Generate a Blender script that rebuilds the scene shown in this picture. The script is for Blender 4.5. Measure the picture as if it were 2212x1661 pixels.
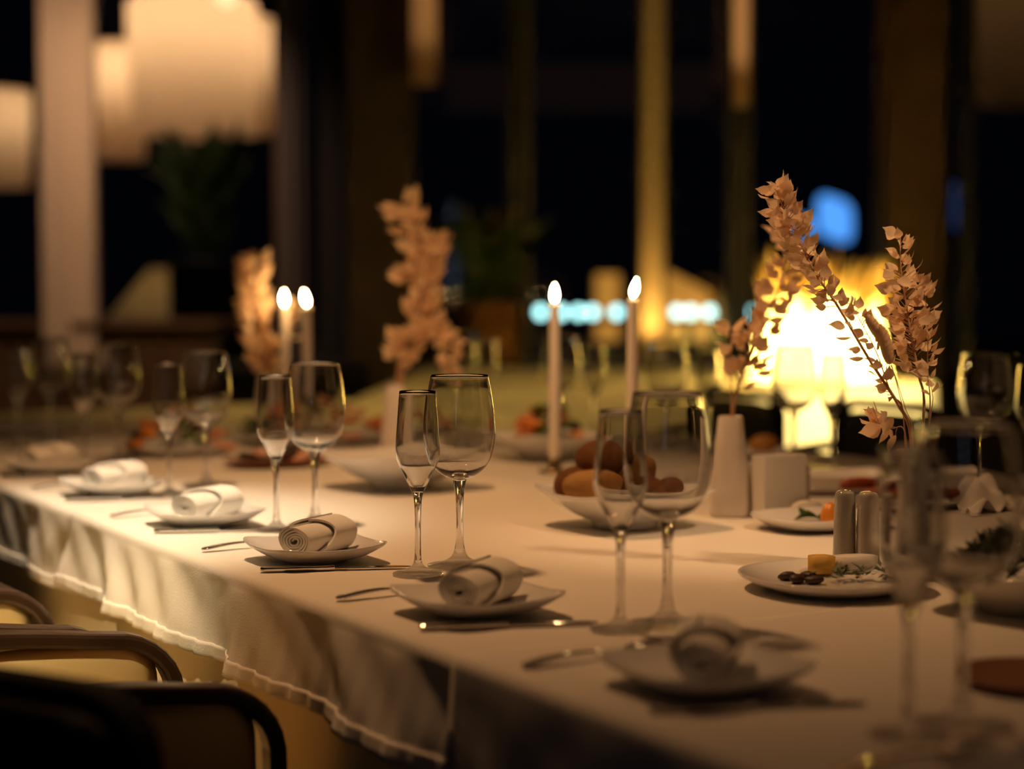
import bpy, bmesh, math, random
from mathutils import Vector, Matrix, Quaternion
R = math.radians
PI = math.pi
random.seed(7)
for o in list(bpy.data.objects):
    bpy.data.objects.remove(o)
S = bpy.context.scene
COL = S.collection

# ------------------------------------------------------------------ camera, world, lights, exposure
FPX = 3700.0
CAMZ = 1.13
TT = 0.75                       # table top height
PITCH = math.atan((830.5 - 635) / FPX)
cam_d = bpy.data.cameras.new('camera')
cam = bpy.data.objects.new('camera', cam_d)
COL.objects.link(cam)
cam.location = (0, 0, CAMZ)
cam.rotation_euler = (PI / 2 - PITCH, 0, 0)
cam_d.sensor_width = 36
cam_d.lens = FPX / 2212 * 36
cam_d.clip_start = 0.02
cam_d.dof.use_dof = True
cam_d.dof.focus_distance = 2.36
cam_d.dof.aperture_fstop = 1.72
S.camera = cam
S.view_settings.view_transform = 'Standard'
S.view_settings.look = 'None'
S.view_settings.gamma = 1
S.view_settings.use_curve_mapping = False
S.view_settings.exposure = 0.0
S.cycles.max_bounces = 14
S.cycles.transparent_max_bounces = 40
S.cycles.transmission_bounces = 14
S.cycles.glossy_bounces = 6
S.cycles.diffuse_bounces = 3
S.cycles.sample_clamp_indirect = 40
S.cycles.use_denoising = True

W = bpy.data.worlds.new('night')
S.world = W
W.use_nodes = True
W.node_tree.nodes['Background'].inputs[0].default_value = (0.12, 0.18, 0.42, 1)
W.node_tree.nodes['Background'].inputs[1].default_value = 0.0035


def spot(name, loc, aim, energy, color, size_deg, blend, radius=0.05):
    d = bpy.data.lights.new(name, 'SPOT')
    d.energy = energy
    d.color = color
    d.spot_size = R(size_deg)
    d.spot_blend = blend
    d.shadow_soft_size = radius
    o = bpy.data.objects.new(name, d)
    COL.objects.link(o)
    o.location = loc
    v = Vector(aim) - Vector(loc)
    o.rotation_euler = v.to_track_quat('-Z', 'Y').to_euler()
    return o


def area(name, loc, aim, energy, color, sx, sy):
    d = bpy.data.lights.new(name, 'AREA')
    d.shape = 'RECTANGLE'
    d.size = sx
    d.size_y = sy
    d.energy = energy
    d.color = color
    o = bpy.data.objects.new(name, d)
    COL.objects.link(o)
    o.location = loc
    v = Vector(aim) - Vector(loc)
    o.rotation_euler = v.to_track_quat('-Z', 'Y').to_euler()
    return o


NV = Vector((0.861, 0.509, 0)).normalized()      # across the table
UV = Vector((-NV.y, NV.x, 0))                    # along the table, away
ROT = math.atan2(NV.y, NV.x)


def P(n, u, z=TT):
    v = NV * n + UV * u
    return Vector((v.x, v.y, z))


def X0(px, Y):
    return (px - 1106) / FPX * Y


# ceiling downlights over the long table and the serving table, plus added fills
spot('ceiling_spot_table', (-0.55, 2.68, 2.95), P(0.76, 2.84), 235, (1, .84, .58), 37, 1.0, .08)
spot('ceiling_spot_chairs', (-1.35, 0.7, 2.95), P(.60, 2.52, .52), 290, (1, .74, .38), 19, 1.0, .05)
spot('ceiling_spot_room', (-0.55, 2.75, 2.9), P(1.40, 2.65), 122, (1, .50, .20), 92, 1.0, .09)
spot('leaf_fill_spot', (1.35, 1.55, 2.95), (0.52, 2.38, 1.18), 125, (1, .60, .30), 17, 1.0, .06)  # added fill with no known source, brightens the sharp dried leaves
spot('ceiling_spot_buffet', (1.45, 3.9, 3.1), (1.55, 6.5, 0.55), 2600, (1, .72, .22), 24, .7, .06)
spot('buffet_fill_spot', (0.3, 5.0, 3.1), (0.3, 6.5, 0.75), 105, (1, .58, .11), 100, 1.0, .06)  # added wide fill, lifts the left part of the serving table
spot('ceiling_spot_post', (-1.9, 8.6, 3.1), (-2.58, 9.9, 1.3), 110, (1, .60, .36), 110, 1.0, .06)
spot('post_fill_spot', (X0(1408, 9.74), 9.74, 0.78), (X0(1408, 9.9), 9.92, 2.2), 22, (1, .54, .10), 110, 1.0, .03)  # added light from below, gives the post its golden gradient
area('ceiling_fill', (0.6, 3.2, 3.12), (0.6, 3.2, 0), 6, (1, .48, .22), 3.0, 4.0)  # added broad warm fill above the table, not a fitting of the room
area('cool_wall_strip', (-0.75, -1.9, 1.75), (-0.3, 2.3, 1.0), .5, (.55, .72, 1), .10, 1.1)


# ------------------------------------------------------------------ picture helpers: a viewing ray meets a real plane
def ray(px, py):
    a = (px - 1106) / FPX
    b = -(py - 830.5) / FPX
    c, s = math.cos(PITCH), math.sin(PITCH)
    return Vector((a, c + b * s, -s + b * c))


def at(px, py, z=TT):
    d = ray(px, py)
    t = (z - CAMZ) / d.z
    return Vector((0, 0, CAMZ)) + d * t


def dep(px, py, Y):
    d = ray(px, py)
    return Vector((0, 0, CAMZ)) + d * (Y / d.y)


# ------------------------------------------------------------------ materials
def mat(name, color, rough=0.5, metal=0.0, spec=0.5, bump=None, vary=None, sss=0.0, trans=0.0, coat=0.0, emit=None):
    m = bpy.data.materials.new(name)
    m.use_nodes = True
    nt = m.node_tree
    b = nt.nodes['Principled BSDF']
    b.inputs['Base Color'].default_value = (*color, 1)
    b.inputs['Roughness'].default_value = rough
    b.inputs['Metallic'].default_value = metal
    b.inputs['Specular IOR Level'].default_value = spec
    b.inputs['Coat Weight'].default_value = coat
    b.inputs['Transmission Weight'].default_value = trans
    if sss:
        b.inputs['Subsurface Weight'].default_value = sss
        b.inputs['Subsurface Radius'].default_value = (.01, .006, .003)
    if emit:
        b.inputs['Emission Color'].default_value = (*emit[0], 1)
        b.inputs['Emission Strength'].default_value = emit[1]
    tc = None
    if bump or vary:
        tc = nt.nodes.new('ShaderNodeTexCoord')
    if vary:
        n = nt.nodes.new('ShaderNodeTexNoise')
        n.inputs['Scale'].default_value = vary[0]
        n.inputs['Detail'].default_value = 4
        nt.links.new(tc.outputs['Object'], n.inputs['Vector'])
        mx = nt.nodes.new('ShaderNodeMix')
        mx.data_type = 'RGBA'
        mx.inputs[6].default_value = (*color, 1)
        mx.inputs[7].default_value = (*vary[1], 1)
        rm = nt.nodes.new('ShaderNodeMapRange')
        rm.inputs[1].default_value = .38
        rm.inputs[2].default_value = .62
        nt.links.new(n.outputs['Fac'], rm.inputs[0])
        nt.links.new(rm.outputs[0], mx.inputs[0])
        nt.links.new(mx.outputs[2], b.inputs['Base Color'])
    if bump:
        n = nt.nodes.new('ShaderNodeTexNoise')
        n.inputs['Scale'].default_value = bump[0]
        n.inputs['Detail'].default_value = 3
        nt.links.new(tc.outputs['Object'], n.inputs['Vector'])
        bp = nt.nodes.new('ShaderNodeBump')
        bp.inputs['Strength'].default_value = bump[1]
        bp.inputs['Distance'].default_value = bump[2] if len(bump) > 2 else .002
        nt.links.new(n.outputs['Fac'], bp.inputs['Height'])
        nt.links.new(bp.outputs['Normal'], b.inputs['Normal'])
    return m


def mat_emit(name, color, strength):
    m = bpy.data.materials.new(name)
    m.use_nodes = True
    nt = m.node_tree
    nt.nodes.clear()
    e = nt.nodes.new('ShaderNodeEmission')
    e.inputs[0].default_value = (*color, 1)
    e.inputs[1].default_value = strength
    o = nt.nodes.new('ShaderNodeOutputMaterial')
    nt.links.new(e.outputs[0], o.inputs[0])
    return m


def mat_thin_glass(name, tint=(1, 1, 1), ior=1.5, extra=0.0):
    m = bpy.data.materials.new(name)
    m.use_nodes = True
    nt = m.node_tree
    nt.nodes.clear()
    t = nt.nodes.new('ShaderNodeBsdfTransparent')
    t.inputs[0].default_value = (*tint, 1)
    g = nt.nodes.new('ShaderNodeBsdfGlossy')
    g.inputs['Roughness'].default_value = 0.0
    f = nt.nodes.new('ShaderNodeFresnel')
    geo = nt.nodes.new('ShaderNodeNewGeometry')
    mi = nt.nodes.new('ShaderNodeMapRange')
    mi.inputs[3].default_value = ior
    mi.inputs[4].default_value = 1 / ior
    nt.links.new(geo.outputs['Backfacing'], mi.inputs[0])
    nt.links.new(mi.outputs[0], f.inputs['IOR'])
    mx = nt.nodes.new('ShaderNodeMixShader')
    o = nt.nodes.new('ShaderNodeOutputMaterial')
    nt.links.new(f.outputs[0], mx.inputs[0])
    nt.links.new(t.outputs[0], mx.inputs[1])
    nt.links.new(g.outputs[0], mx.inputs[2])
    nt.links.new(mx.outputs[0], o.inputs[0])
    return m


def mat_shade(name, color, tr=.55):
    m = bpy.data.materials.new(name)
    m.use_nodes = True
    nt = m.node_tree
    nt.nodes.clear()
    d = nt.nodes.new('ShaderNodeBsdfDiffuse')
    d.inputs[0].default_value = (*color, 1)
    t = nt.nodes.new('ShaderNodeBsdfTranslucent')
    t.inputs[0].default_value = (*color, 1)
    mx = nt.nodes.new('ShaderNodeMixShader')
    mx.inputs[0].default_value = tr
    o = nt.nodes.new('ShaderNodeOutputMaterial')
    nt.links.new(d.outputs[0], mx.inputs[1])
    nt.links.new(t.outputs[0], mx.inputs[2])
    nt.links.new(mx.outputs[0], o.inputs[0])
    return m


M = {}
M['cloth'] = mat('white_linen', (.80, .76, .70), .85, spec=.15, bump=(420, .35, .0012))
M['hem'] = mat('linen_hem', (.82, .78, .72), .85, spec=.15, bump=(300, .4, .0012))
M['skirt'] = mat('cream_cloth', (.84, .72, .50), .85, spec=.15, bump=(350, .3, .0012))
M['napkin'] = mat('napkin_linen', (.82, .79, .74), .9, spec=.1, bump=(500, .4, .001))
M['ceramic'] = mat('white_ceramic', (.78, .77, .75), .08, spec=.5, coat=.3)
M['ceramic_matt'] = mat('matt_ceramic', (.78, .72, .66), .35)
M['steel'] = mat('polished_steel', (.62, .60, .57), .09, metal=1.0)
M['thin'] = mat_thin_glass('clear_bowl_glass', ior=1.42)
g = bpy.data.materials.new('solid_glass')
g.use_nodes = True
b_ = g.node_tree.nodes['Principled BSDF']
b_.inputs['Transmission Weight'].default_value = 1
b_.inputs['Roughness'].default_value = 0
b_.inputs['IOR'].default_value = 1.48
M['glass'] = g
fg = bpy.data.materials.new('foot_glass')
fg.use_nodes = True
nt_ = M['thin'].node_tree
fn_ = fg.node_tree
fn_.nodes.clear()
t_n = fn_.nodes.new('ShaderNodeBsdfTransparent')
p_n = fn_.nodes.new('ShaderNodeBsdfGlass')
p_n.inputs['Roughness'].default_value = 0
p_n.inputs['IOR'].default_value = 1.48
m_n = fn_.nodes.new('ShaderNodeMixShader')
m_n.inputs[0].default_value = .5
o_n = fn_.nodes.new('ShaderNodeOutputMaterial')
fn_.links.new(t_n.outputs[0], m_n.inputs[1])
fn_.links.new(p_n.outputs[0], m_n.inputs[2])
fn_.links.new(m_n.outputs[0], o_n.inputs[0])
M['foot_glass'] = fg
M['pane'] = mat_thin_glass('window_pane', (.9, .92, .95), ior=1.3)
M['wax'] = mat('candle_wax', (.86, .78, .70), .45, sss=.25)
M['wick'] = mat('wick', (.02, .015, .01), .9)
M['flame'] = mat_emit('candle_flame', (1, .60, .24), 210)
M['dried'] = mat_shade('dried_leaf', (.95, .74, .52), .5)
M['stem'] = mat('dried_stem', (.58, .34, .20), .8)
M['tail'] = mat('fluffy_tail', (.80, .54, .32), .95, spec=.1)
M['frame'] = mat('dark_wood', (.035, .020, .014), .32, vary=(14, (.055, .03, .018)))
M['cream'] = mat('cream_leather', (.84, .66, .34), .45, bump=(160, .25, .001))
M['blackframe'] = mat('black_paint', (.010, .008, .008), .7, spec=.2)
M['shaker'] = mat('grey_ceramic', (.36, .34, .31), .06, coat=.4)
M['black'] = mat('black_fabric', (.008, .007, .009), .8, bump=(260, .3, .001))
M['floor'] = mat('dark_floor', (.035, .022, .014), .4, vary=(3, (.05, .03, .02)))
M['dark'] = mat('dark_paint', (.018, .016, .02), .6)
M['darkwood'] = mat('brown_wood', (.085, .042, .020), .55, vary=(4, (.11, .056, .028)))
M['pillar'] = mat('dark_pillar', (.045, .026, .014), .6, vary=(4, (.055, .032, .018)))
M['post'] = mat('cream_paint', (.62, .50, .38), .6)
M['greypost'] = mat('grey_paint', (.10, .085, .09), .5)
M['pot'] = mat('brown_clay', (.36, .16, .05), .7, vary=(8, (.30, .12, .04)))
M['leafg'] = mat('green_leaf', (.035, .06, .012), .5)
M['soil'] = mat('soil', (.02, .012, .008), .95)
M['shade'] = mat_shade('lamp_shade', (.86, .64, .42), .6)
M['cone'] = mat_shade('cone_shade', (.95, .80, .42), .7)
M['bulb'] = mat_emit('bulb', (1, .78, .52), 48)
M['bulb_small'] = mat_emit('bulb_small', (1, .78, .52), 17)
M['bulb_dim'] = mat_emit('bulb_dim', (1, .62, .28), 3.2)
M['bulb_cone'] = mat_emit('bulb_cone', (1, .76, .28), 420)
M['cyan'] = mat_emit('cyan_light', (.50, 1, .92), 4.6)
M['bluesign'] = mat_emit('blue_sign', (.10, .38, 1), 1.3)
M['bluedim'] = mat_emit('blue_sign_dim', (.10, .2, .6), .12)
M['lantern'] = mat_emit('lantern_paper', (1, .42, .06), .58)
M['spike'] = mat('golden_leaf', (.80, .55, .16), .6)
M['brass'] = mat('dark_brass', (.22, .15, .08), .35, metal=1)
M['crust'] = mat('brown_crust', (.12, .045, .012), .8, spec=.25, bump=(60, .5, .004), vary=(25, (.17, .065, .02)))
M['crustl'] = mat('golden_crust', (.36, .20, .06), .8, spec=.25, bump=(60, .5, .004), vary=(25, (.32, .14, .035)))
M['lettuce'] = mat('lettuce', (.08, .15, .02), .45)
M['herb'] = mat('herb', (.035, .075, .012), .5)
M['salmon'] = mat('salmon_slice', (.66, .20, .07), .4)
M['ham'] = mat('pink_ham', (.62, .30, .20), .45)
M['sausage'] = mat('red_sausage', (.28, .05, .02), .4)
M['cheese'] = mat('yellow_cheese', (.72, .42, .07), .5)
M['white_cheese'] = mat('white_cheese', (.75, .70, .62), .5)
M['pepper'] = mat('orange_pepper', (.70, .25, .03), .3)
M['darkbit'] = mat('dark_roast', (.05, .022, .012), .5)
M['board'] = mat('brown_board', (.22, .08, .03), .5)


# ------------------------------------------------------------------ mesh helpers
class MB:
    def __init__(s):
        s.v, s.f = [], []

    def add(s, vs, fs):
        k = len(s.v)
        s.v += [tuple(v) for v in vs]
        s.f += [tuple(i + k for i in f) for f in fs]
        return s

    def box(s, x0, x1, y0, y1, z0, z1):
        vs = [(x, y, z) for z in (z0, z1) for y in (y0, y1) for x in (x0, x1)]
        return s.add(vs, [(0, 2, 3, 1), (4, 5, 7, 6), (0, 1, 5, 4), (2, 6, 7, 3), (0, 4, 6, 2), (1, 3, 7, 5)])

    def lathe(s, prof, seg=32, c=(0, 0, 0), cap0=True, cap1=True):
        vs, fs = [], []
        n = len(prof)
        for r, z in prof:
            for k in range(seg):
                a = 2 * PI * k / seg
                vs.append((c[0] + r * math.cos(a), c[1] + r * math.sin(a), c[2] + z))
        for i in range(n - 1):
            for k in range(seg):
                k2 = (k + 1) % seg
                fs.append((i * seg + k, i * seg + k2, (i + 1) * seg + k2, (i + 1) * seg + k))
        if cap0:
            fs.append(tuple(reversed(range(seg))))
        if cap1:
            fs.append(tuple(range((n - 1) * seg, n * seg)))
        return s.add(vs, fs)

    def tube(s, pts, rad, seg=6):
        pts = [Vector(p) for p in pts]
        n = len(pts)
        vs, fs = [], []
        up = Vector((0.123, 0.3, 1)).normalized()
        for i, p in enumerate(pts):
            t = (pts[min(i + 1, n - 1)] - pts[max(i - 1, 0)]).normalized()
            a = t.cross(up)
            if a.length < 1e-4:
                a = t.cross(Vector((1, 0, 0)))
            a.normalize()
            b = t.cross(a)
            r = rad[i] if isinstance(rad, (list, tuple)) else rad
            for k in range(seg):
                an = 2 * PI * k / seg
                vs.append(p + a * (r * math.cos(an)) + b * (r * math.sin(an)))
        for i in range(n - 1):
            for k in range(seg):
                k2 = (k + 1) % seg
                fs.append((i * seg + k, i * seg + k2, (i + 1) * seg + k2, (i + 1) * seg + k))
        fs.append(tuple(reversed(range(seg))))
        fs.append(tuple(range((n - 1) * seg, n * seg)))
        return s.add(vs, fs)

    def grid(s, fn, nu, nv, closed_u=False):
        vs = [fn(i / nu, j / nv) for j in range(nv + 1) for i in range(nu + (0 if closed_u else 1))]
        w = nu if closed_u else nu + 1
        fs = []
        for j in range(nv):
            for i in range(nu):
                i2 = (i + 1) % w
                fs.append((j * w + i, j * w + i2, (j + 1) * w + i2, (j + 1) * w + i))
        return s.add(vs, fs)

    def mesh(s, name, smooth=True, fix=True):
        me = bpy.data.meshes.new(name)
        me.from_pydata(s.v, [], s.f)
        if fix:
            bm = bmesh.new()
            bm.from_mesh(me)
            bmesh.ops.recalc_face_normals(bm, faces=bm.faces)
            bm.to_mesh(me)
            bm.free()
        if smooth:
            me.polygons.foreach_set('use_smooth', [True] * len(me.polygons))
        me.update()
        return me

    def obj(s, name, m, parent=None, smooth=True, bevel=0, angle=None, fix=True):
        o = bpy.data.objects.new(name, s.mesh(name, smooth and not bevel, fix))
        COL.objects.link(o)
        o.data.materials.append(m)
        if parent:
            o.parent = parent
        if bevel:
            md = o.modifiers.new('b', 'BEVEL')
            md.width = bevel
            md.segments = 2
            md.limit_method = 'ANGLE'
        if angle:
            md = o.modifiers.new('e', 'EDGE_SPLIT')
            md.split_angle = R(angle)
        return o


def tag(o, label=None, cat=None, group=None, kind=None):
    if label:
        o['label'] = label
    if cat:
        o['category'] = cat
    if group:
        o['group'] = group
    if kind:
        o['kind'] = kind
    return o


def thing(name, label, cat, loc=(0, 0, 0), rz=0, group=None):
    o = bpy.data.objects.new(name, None)
    COL.objects.link(o)
    o.empty_display_size = .05
    o.location = loc
    o.rotation_euler = (0, 0, rz)
    return tag(o, label, cat, group)


def kids(o):
    return [c for c in COL.objects if c.parent == o]


KIDS = {}


def dup(root, loc=None, rz=None, label=None, group=None, scale=None):
    if root.name not in KIDS:
        KIDS[root.name] = [(c, kids(c)) for c in kids(root)]
    r = root.copy()
    COL.objects.link(r)
    if loc is not None:
        r.location = loc
    if rz is not None:
        r.rotation_euler = (0, 0, rz)
    if label:
        r['label'] = label
    if group:
        r['group'] = group
    if scale is not None:
        r.scale = (scale,) * 3
    for c, gs in KIDS[root.name]:
        d = c.copy()
        COL.objects.link(d)
        d.parent = r
        for g_ in gs:
            e = g_.copy()
            COL.objects.link(e)
            e.parent = d
    return r


def struct(name, mb, m, parent=None, **k):
    o = mb.obj(name, m, parent, **k)
    if not parent:
        o['kind'] = 'structure'
    return o


def blob(sx, sy, sz, seed=0, amp=.12, sub=2):
    rnd = random.Random(seed)
    bm = bmesh.new()
    bmesh.ops.create_icosphere(bm, subdivisions=sub, radius=1)
    ph = [(rnd.uniform(-3, 3), rnd.uniform(-3, 3), rnd.uniform(-3, 3), rnd.uniform(0, 6)) for _ in range(5)]
    mb = MB()
    vs = []
    for v in bm.verts:
        k = 1 + amp * sum(math.sin(a * v.co.x + b * v.co.y + c * v.co.z + d) for a, b, c, d in ph) / 3
        vs.append((v.co.x * sx * k, v.co.y * sy * k, v.co.z * sz * k))
    fs = [tuple(v.index for v in f.verts) for f in bm.faces]
    bm.free()
    return mb.add(vs, fs)


# ------------------------------------------------------------------ room shell
WY = 10.0


def X(px, Y):
    return (px - 1106) / FPX * Y


struct('floor', MB().box(-5.5, 5.5, -2.0, WY + .2, -.05, 0), M['floor'], smooth=False)
struct('ceiling', MB().box(-5.5, 5.5, -2.0, WY + .2, 3.2, 3.3), M['dark'], smooth=False)
struct('wall_left', MB().box(-5.6, -5.5, -2.0, WY + .2, 0, 3.2), M['darkwood'], smooth=False)
struct('wall_right', MB().box(5.5, 5.6, -2.0, WY + .2, 0, 3.2), M['darkwood'], smooth=False)
struct('wall_front', MB().box(-5.6, 5.6, -2.1, -2.0, 0, 3.2), M['darkwood'], smooth=False)
# low wall under the windows with its ledge
struct('wall_back', MB().box(X(470, WY), 5.5, WY, WY + .2, 0, .74), M['dark'], smooth=False)
struct('trim_1', MB().box(X(470, WY), 5.5, WY - .35, WY + .2, .70, .74), M['dark'], smooth=False, bevel=.006)
struct('wall_back_low', MB().box(-5.5, X(470, WY), WY, WY + .2, 0, .96), M['darkwood'], smooth=False).name = 'wall_back_left'
struct('trim_2', MB().box(-5.5, X(470, WY), WY - .06, WY + .2, .93, .97), M['darkwood'], smooth=False, bevel=.006)
# posts of the window wall
posts = [(93, 150, 9.9, .12, 'post'), (152, 205, 9.96, .12, 'post'), (604, 640, 9.94, .12, 'greypost'), (645, 660, 9.98, .1, 'greypost'),
         (690, 745, 9.94, .12, 'dark'), (1100, 1140, 9.94, .1, 'dark'), (1385, 1432, 9.9, .12, 'post'), (1578, 1612, 9.94, .12, 'dark'),
         (2036, 2052, 9.94, .14, 'greypost'), (2078, 2092, 9.94, .14, 'greypost')]
for i, (a, b, y, th, m) in enumerate(posts):
    struct('trim_%d' % (i + 3), MB().box(X(a, y), X(b, y), y, y + th, .70, 3.2), M[m], smooth=False, bevel=.006)
struct('pillar_1', MB().box(X(750, 9.5), X(892, 9.5), 9.5, 9.85, 0, 3.2), M['pillar'], smooth=False, bevel=.01)
struct('pillar_2', MB().box(X(1912, 9.5), X(2036, 9.5), 9.5, 9.85, 0, 3.2), M['darkwood'], smooth=False, bevel=.01)
edges = [(-1000, 93), (205, 604), (660, 750), (892, 1100), (1140, 1385), (1432, 1578), (1612, 1912), (2092, 3400)]
for i, (a, b) in enumerate(edges):
    zb = .96 if b < 650 else .74
    w = bpy.data.objects.new('window_%d' % (i + 1), None)
    COL.objects.link(w)
    w['kind'] = 'structure'
    x0, x1 = X(a, 10.05) , X(b, 10.05)
    fr = MB()
    t = .022
    fr.box(x0, x0 + t, 10.03, 10.08, zb, 3.2).box(x1 - t, x1, 10.03, 10.08, zb, 3.2)
    fr.box(x0 + t, x1 - t, 10.03, 10.08, zb, zb + t).box(x0 + t, x1 - t, 10.03, 10.08, 3.2 - t, 3.2)
    fr.obj('window_frame', M['greypost'] if i > 1 else M['darkwood'], w, smooth=False)
    MB().box(x0 + t, x1 - t, 10.05, 10.058, zb + t, 3.2 - t).obj('pane', M['pane'], w, smooth=False)
# the terrace / lounge beyond the glass
struct('ground', MB().box(-14, 14, WY + .2, 30, -.15, -.05), M['floor'], smooth=False)
struct('ceiling_canopy', MB().box(-8, 8, WY + .2, 13.5, 3.5, 3.6), M['dark'], smooth=False).name = 'roof'

# ------------------------------------------------------------------ the long table and its cloths
NE, FE, U0, U1 = 0.851, 2.75, -.75, 5.6
tb = thing('banquet_table', 'long banquet table hidden under white cloths, set for dinner', 'table', (0, 0, 0), ROT)
MB().box(NE + .012, FE - .012, U0, U1 - .02, .715, .744).obj('tabletop', M['darkwood'], tb, smooth=False)
for a in (NE + .15, FE - .15):
    for u in (U0 + .2, 1.2, 3.3, U1 - .25):
        MB().lathe([(.02, 0), (.028, .4), (.034, .715)], 12, (a, u, 0)).obj('leg', M['frame'], tb)


def wave(u, seed):
    return (.6 * math.sin(u * 15 + seed + 1.1 * math.sin(u * 6.3)) + .4 * math.sin(u * 27 + seed * 2.1 + 1.6 * math.sin(u * 9)) + .15 * math.sin(u * 51 + 1.7 * seed))


def cloth_point(u, t, drop_n, drop_f, zt, seed, amp, flare, out=0.0):
    """t in arc metres from the near rounded edge: t<0 on top, t>0 hanging down."""
    r = .014
    arc = r * PI / 2
    if t <= 0:
        return (NE + r - out * 0 - t, u, zt)
    if t <= arc:
        a = t / r
        return (NE + r - (r + out) * math.sin(a), u, zt - r + (r + out) * math.cos(a))
    s_ = t - arc
    k = min(1, s_ / drop_n)
    w = (wave(u + .025 * math.sin(s_ * 38 + seed), seed) + .5 * math.sin(u * 41 + s_ * 55 + seed) * (1 - k)) * amp * k ** .7
    fine = .0015 * k * math.sin(u * 130 + seed)
    return (NE - out - flare * k + -abs(0) + w + fine, u, zt - r - s_)


def make_cloth(name, label, u0, u1, drop, zt, seed, amp, flare, hem=True, du=.012):
    t_ = thing(name, label, 'tablecloth', (0, 0, 0), ROT, 'white cloths laid over the long table')
    nu = int((u1 - u0) / du)
    ts = [-(FE - NE - .03), -.6, -.1, -.02, -.005] + [.014 * PI / 2 * k / 4 for k in range(5)] + [.022 + (drop) * k / 22 for k in range(1, 23)]
    mb = MB()
    mb.grid(lambda a, b: cloth_point(u0 + (u1 - u0) * a, ts[round(b * (len(ts) - 1))], drop, 0, zt, seed, amp, flare), nu, len(ts) - 1)
    # far side drop
    k0 = len(mb.v)
    mb.grid(lambda a, b: (FE - .016 + .03 * min(1, b * 3), u0 + (u1 - u0) * a, zt - drop * b if b > 0 else zt), max(8, nu // 6), 6)
    o = mb.obj('cloth', M['cloth'], t_)
    md = o.modifiers.new('s', 'SOLIDIFY')
    md.thickness = .0012
    md.offset = -1
    if hem:
        hb = MB()
        L = .022 + drop
        hb.grid(lambda a, b: cloth_point(u0 + (u1 - u0) * a, L - .02 + .0204 * b, drop, 0, zt, seed, amp, flare, .0010 + .0006 * math.sin(a * (u1 - u0) * 260) + .0006 * math.sin(a * (u1 - u0) * 133)), nu * 2, 4)
        h = hb.obj('hem', M['hem'], t_)
        md = h.modifiers.new('s', 'SOLIDIFY')
        md.thickness = .0014
    return t_


make_cloth('tablecloth', 'white tablecloth on the nearest stretch of table, hanging longest, with a dark seam edge', U0, 1.565, .52, .7512, 1.0, .010, .022)
make_cloth('tablecloth', 'white tablecloth with stitched hem rippling in the bright light over the armchairs', 1.555, 2.96, .112, .7500, 4.2, .017, .022)
make_cloth('tablecloth', 'shaded white tablecloth beyond the brightly lit one, behind the farthest cream armchair', 2.94, 4.3, .125, .7488, 7.7, .012, .014)
make_cloth('tablecloth', 'white tablecloth on the far end of the long table', 4.28, U1, .125, .7476, 2.9, .010, .014)

sk = thing('table_skirt', 'cream under-cloth hanging below the short white hems to the floor', 'tablecloth', (0, 0, 0), ROT)


def skirt_fn(a, b):
    u = U0 + .03 + (U1 - U0 - .05) * a
    k = b
    return (NE + .012 + .004 + wave(u, 3.3) * .006 * k - .004 * k, u, .742 - .737 * b)


o = MB().grid(skirt_fn, 420, 10).grid(lambda a, b: (FE - .01, U0 + .03 + (U1 - U0 - .05) * a, .742 - .737 * b), 20, 2).grid(lambda a, b: (NE + .016 + (FE - NE - .026) * a, U1 - .014, .742 - .737 * b), 20, 2).obj('cloth', M['skirt'], sk)

TZ = 0.7514
PL = lambda n, u, dz=0: P(n, u, TZ + dz)


# ------------------------------------------------------------------ square plates, bowls
def superr(a, h, p):
    c, s_ = abs(math.cos(a)), abs(math.sin(a))
    return h / ((c ** p + s_ ** p) ** (1 / p))


def dish(h, hy, depth, corner, foot, p=5.5, th=.0038, flat=.5, seg=72, base=.006):
    """square-ish dish: bottom face, foot, rising wall and upturned corners"""
    mb = MB()
    rows = [0, .25, flat, flat + (1 - flat) * .25, flat + (1 - flat) * .5, flat + (1 - flat) * .75, .97, 1.0]

    def top(a, t, dz=0, sh=1.0):
        r = superr(a, 1, p)
        rr = (superr(a, 1, 2) * (1 - t) + r * t) if t < 1 else r
        k = 0 if t < flat else (t - flat) / (1 - flat)
        z = base + depth * k ** 1.7 + corner * (max(0, r - 1) / .38) ** 1.3 * k ** 2
        return (h * rr * t * math.cos(a) * sh, hy * rr * t * math.sin(a) * sh, z + dz)
    vs, fs = [], []
    rings = []
    for t in rows[1:]:
        rings.append([top(2 * PI * k / seg, t) for k in range(seg)])
    rings.append([top(2 * PI * k / seg, 1.0, -th * .5, 1.004) for k in range(seg)])
    for t in reversed(rows[3:-1]):
        rings.append([top(2 * PI * k / seg, t, -th) for k in range(seg)])
    f = foot
    rings.append([(f * h * 1.03 * math.cos(2 * PI * k / seg), f * hy * 1.03 * math.sin(2 * PI * k / seg), base - th) for k in range(seg)])
    rings.append([(f * h * math.cos(2 * PI * k / seg), f * hy * math.sin(2 * PI * k / seg), 0) for k in range(seg)])
    rings.append([(f * h * .9 * math.cos(2 * PI * k / seg), f * hy * .9 * math.sin(2 * PI * k / seg), 0.0005) for k in range(seg)])
    for r_ in rings:
        vs += r_
    for i in range(len(rings) - 1):
        for k in range(seg):
            k2 = (k + 1) % seg
            fs.append((i * seg + k, i * seg + k2, (i + 1) * seg + k2, (i + 1) * seg + k))
    fs.append(tuple(reversed(range(seg))))
    fs.append(tuple(range((len(rings) - 1) * seg, len(rings) * seg)))
    mb.add(vs, fs)
    return mb


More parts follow.
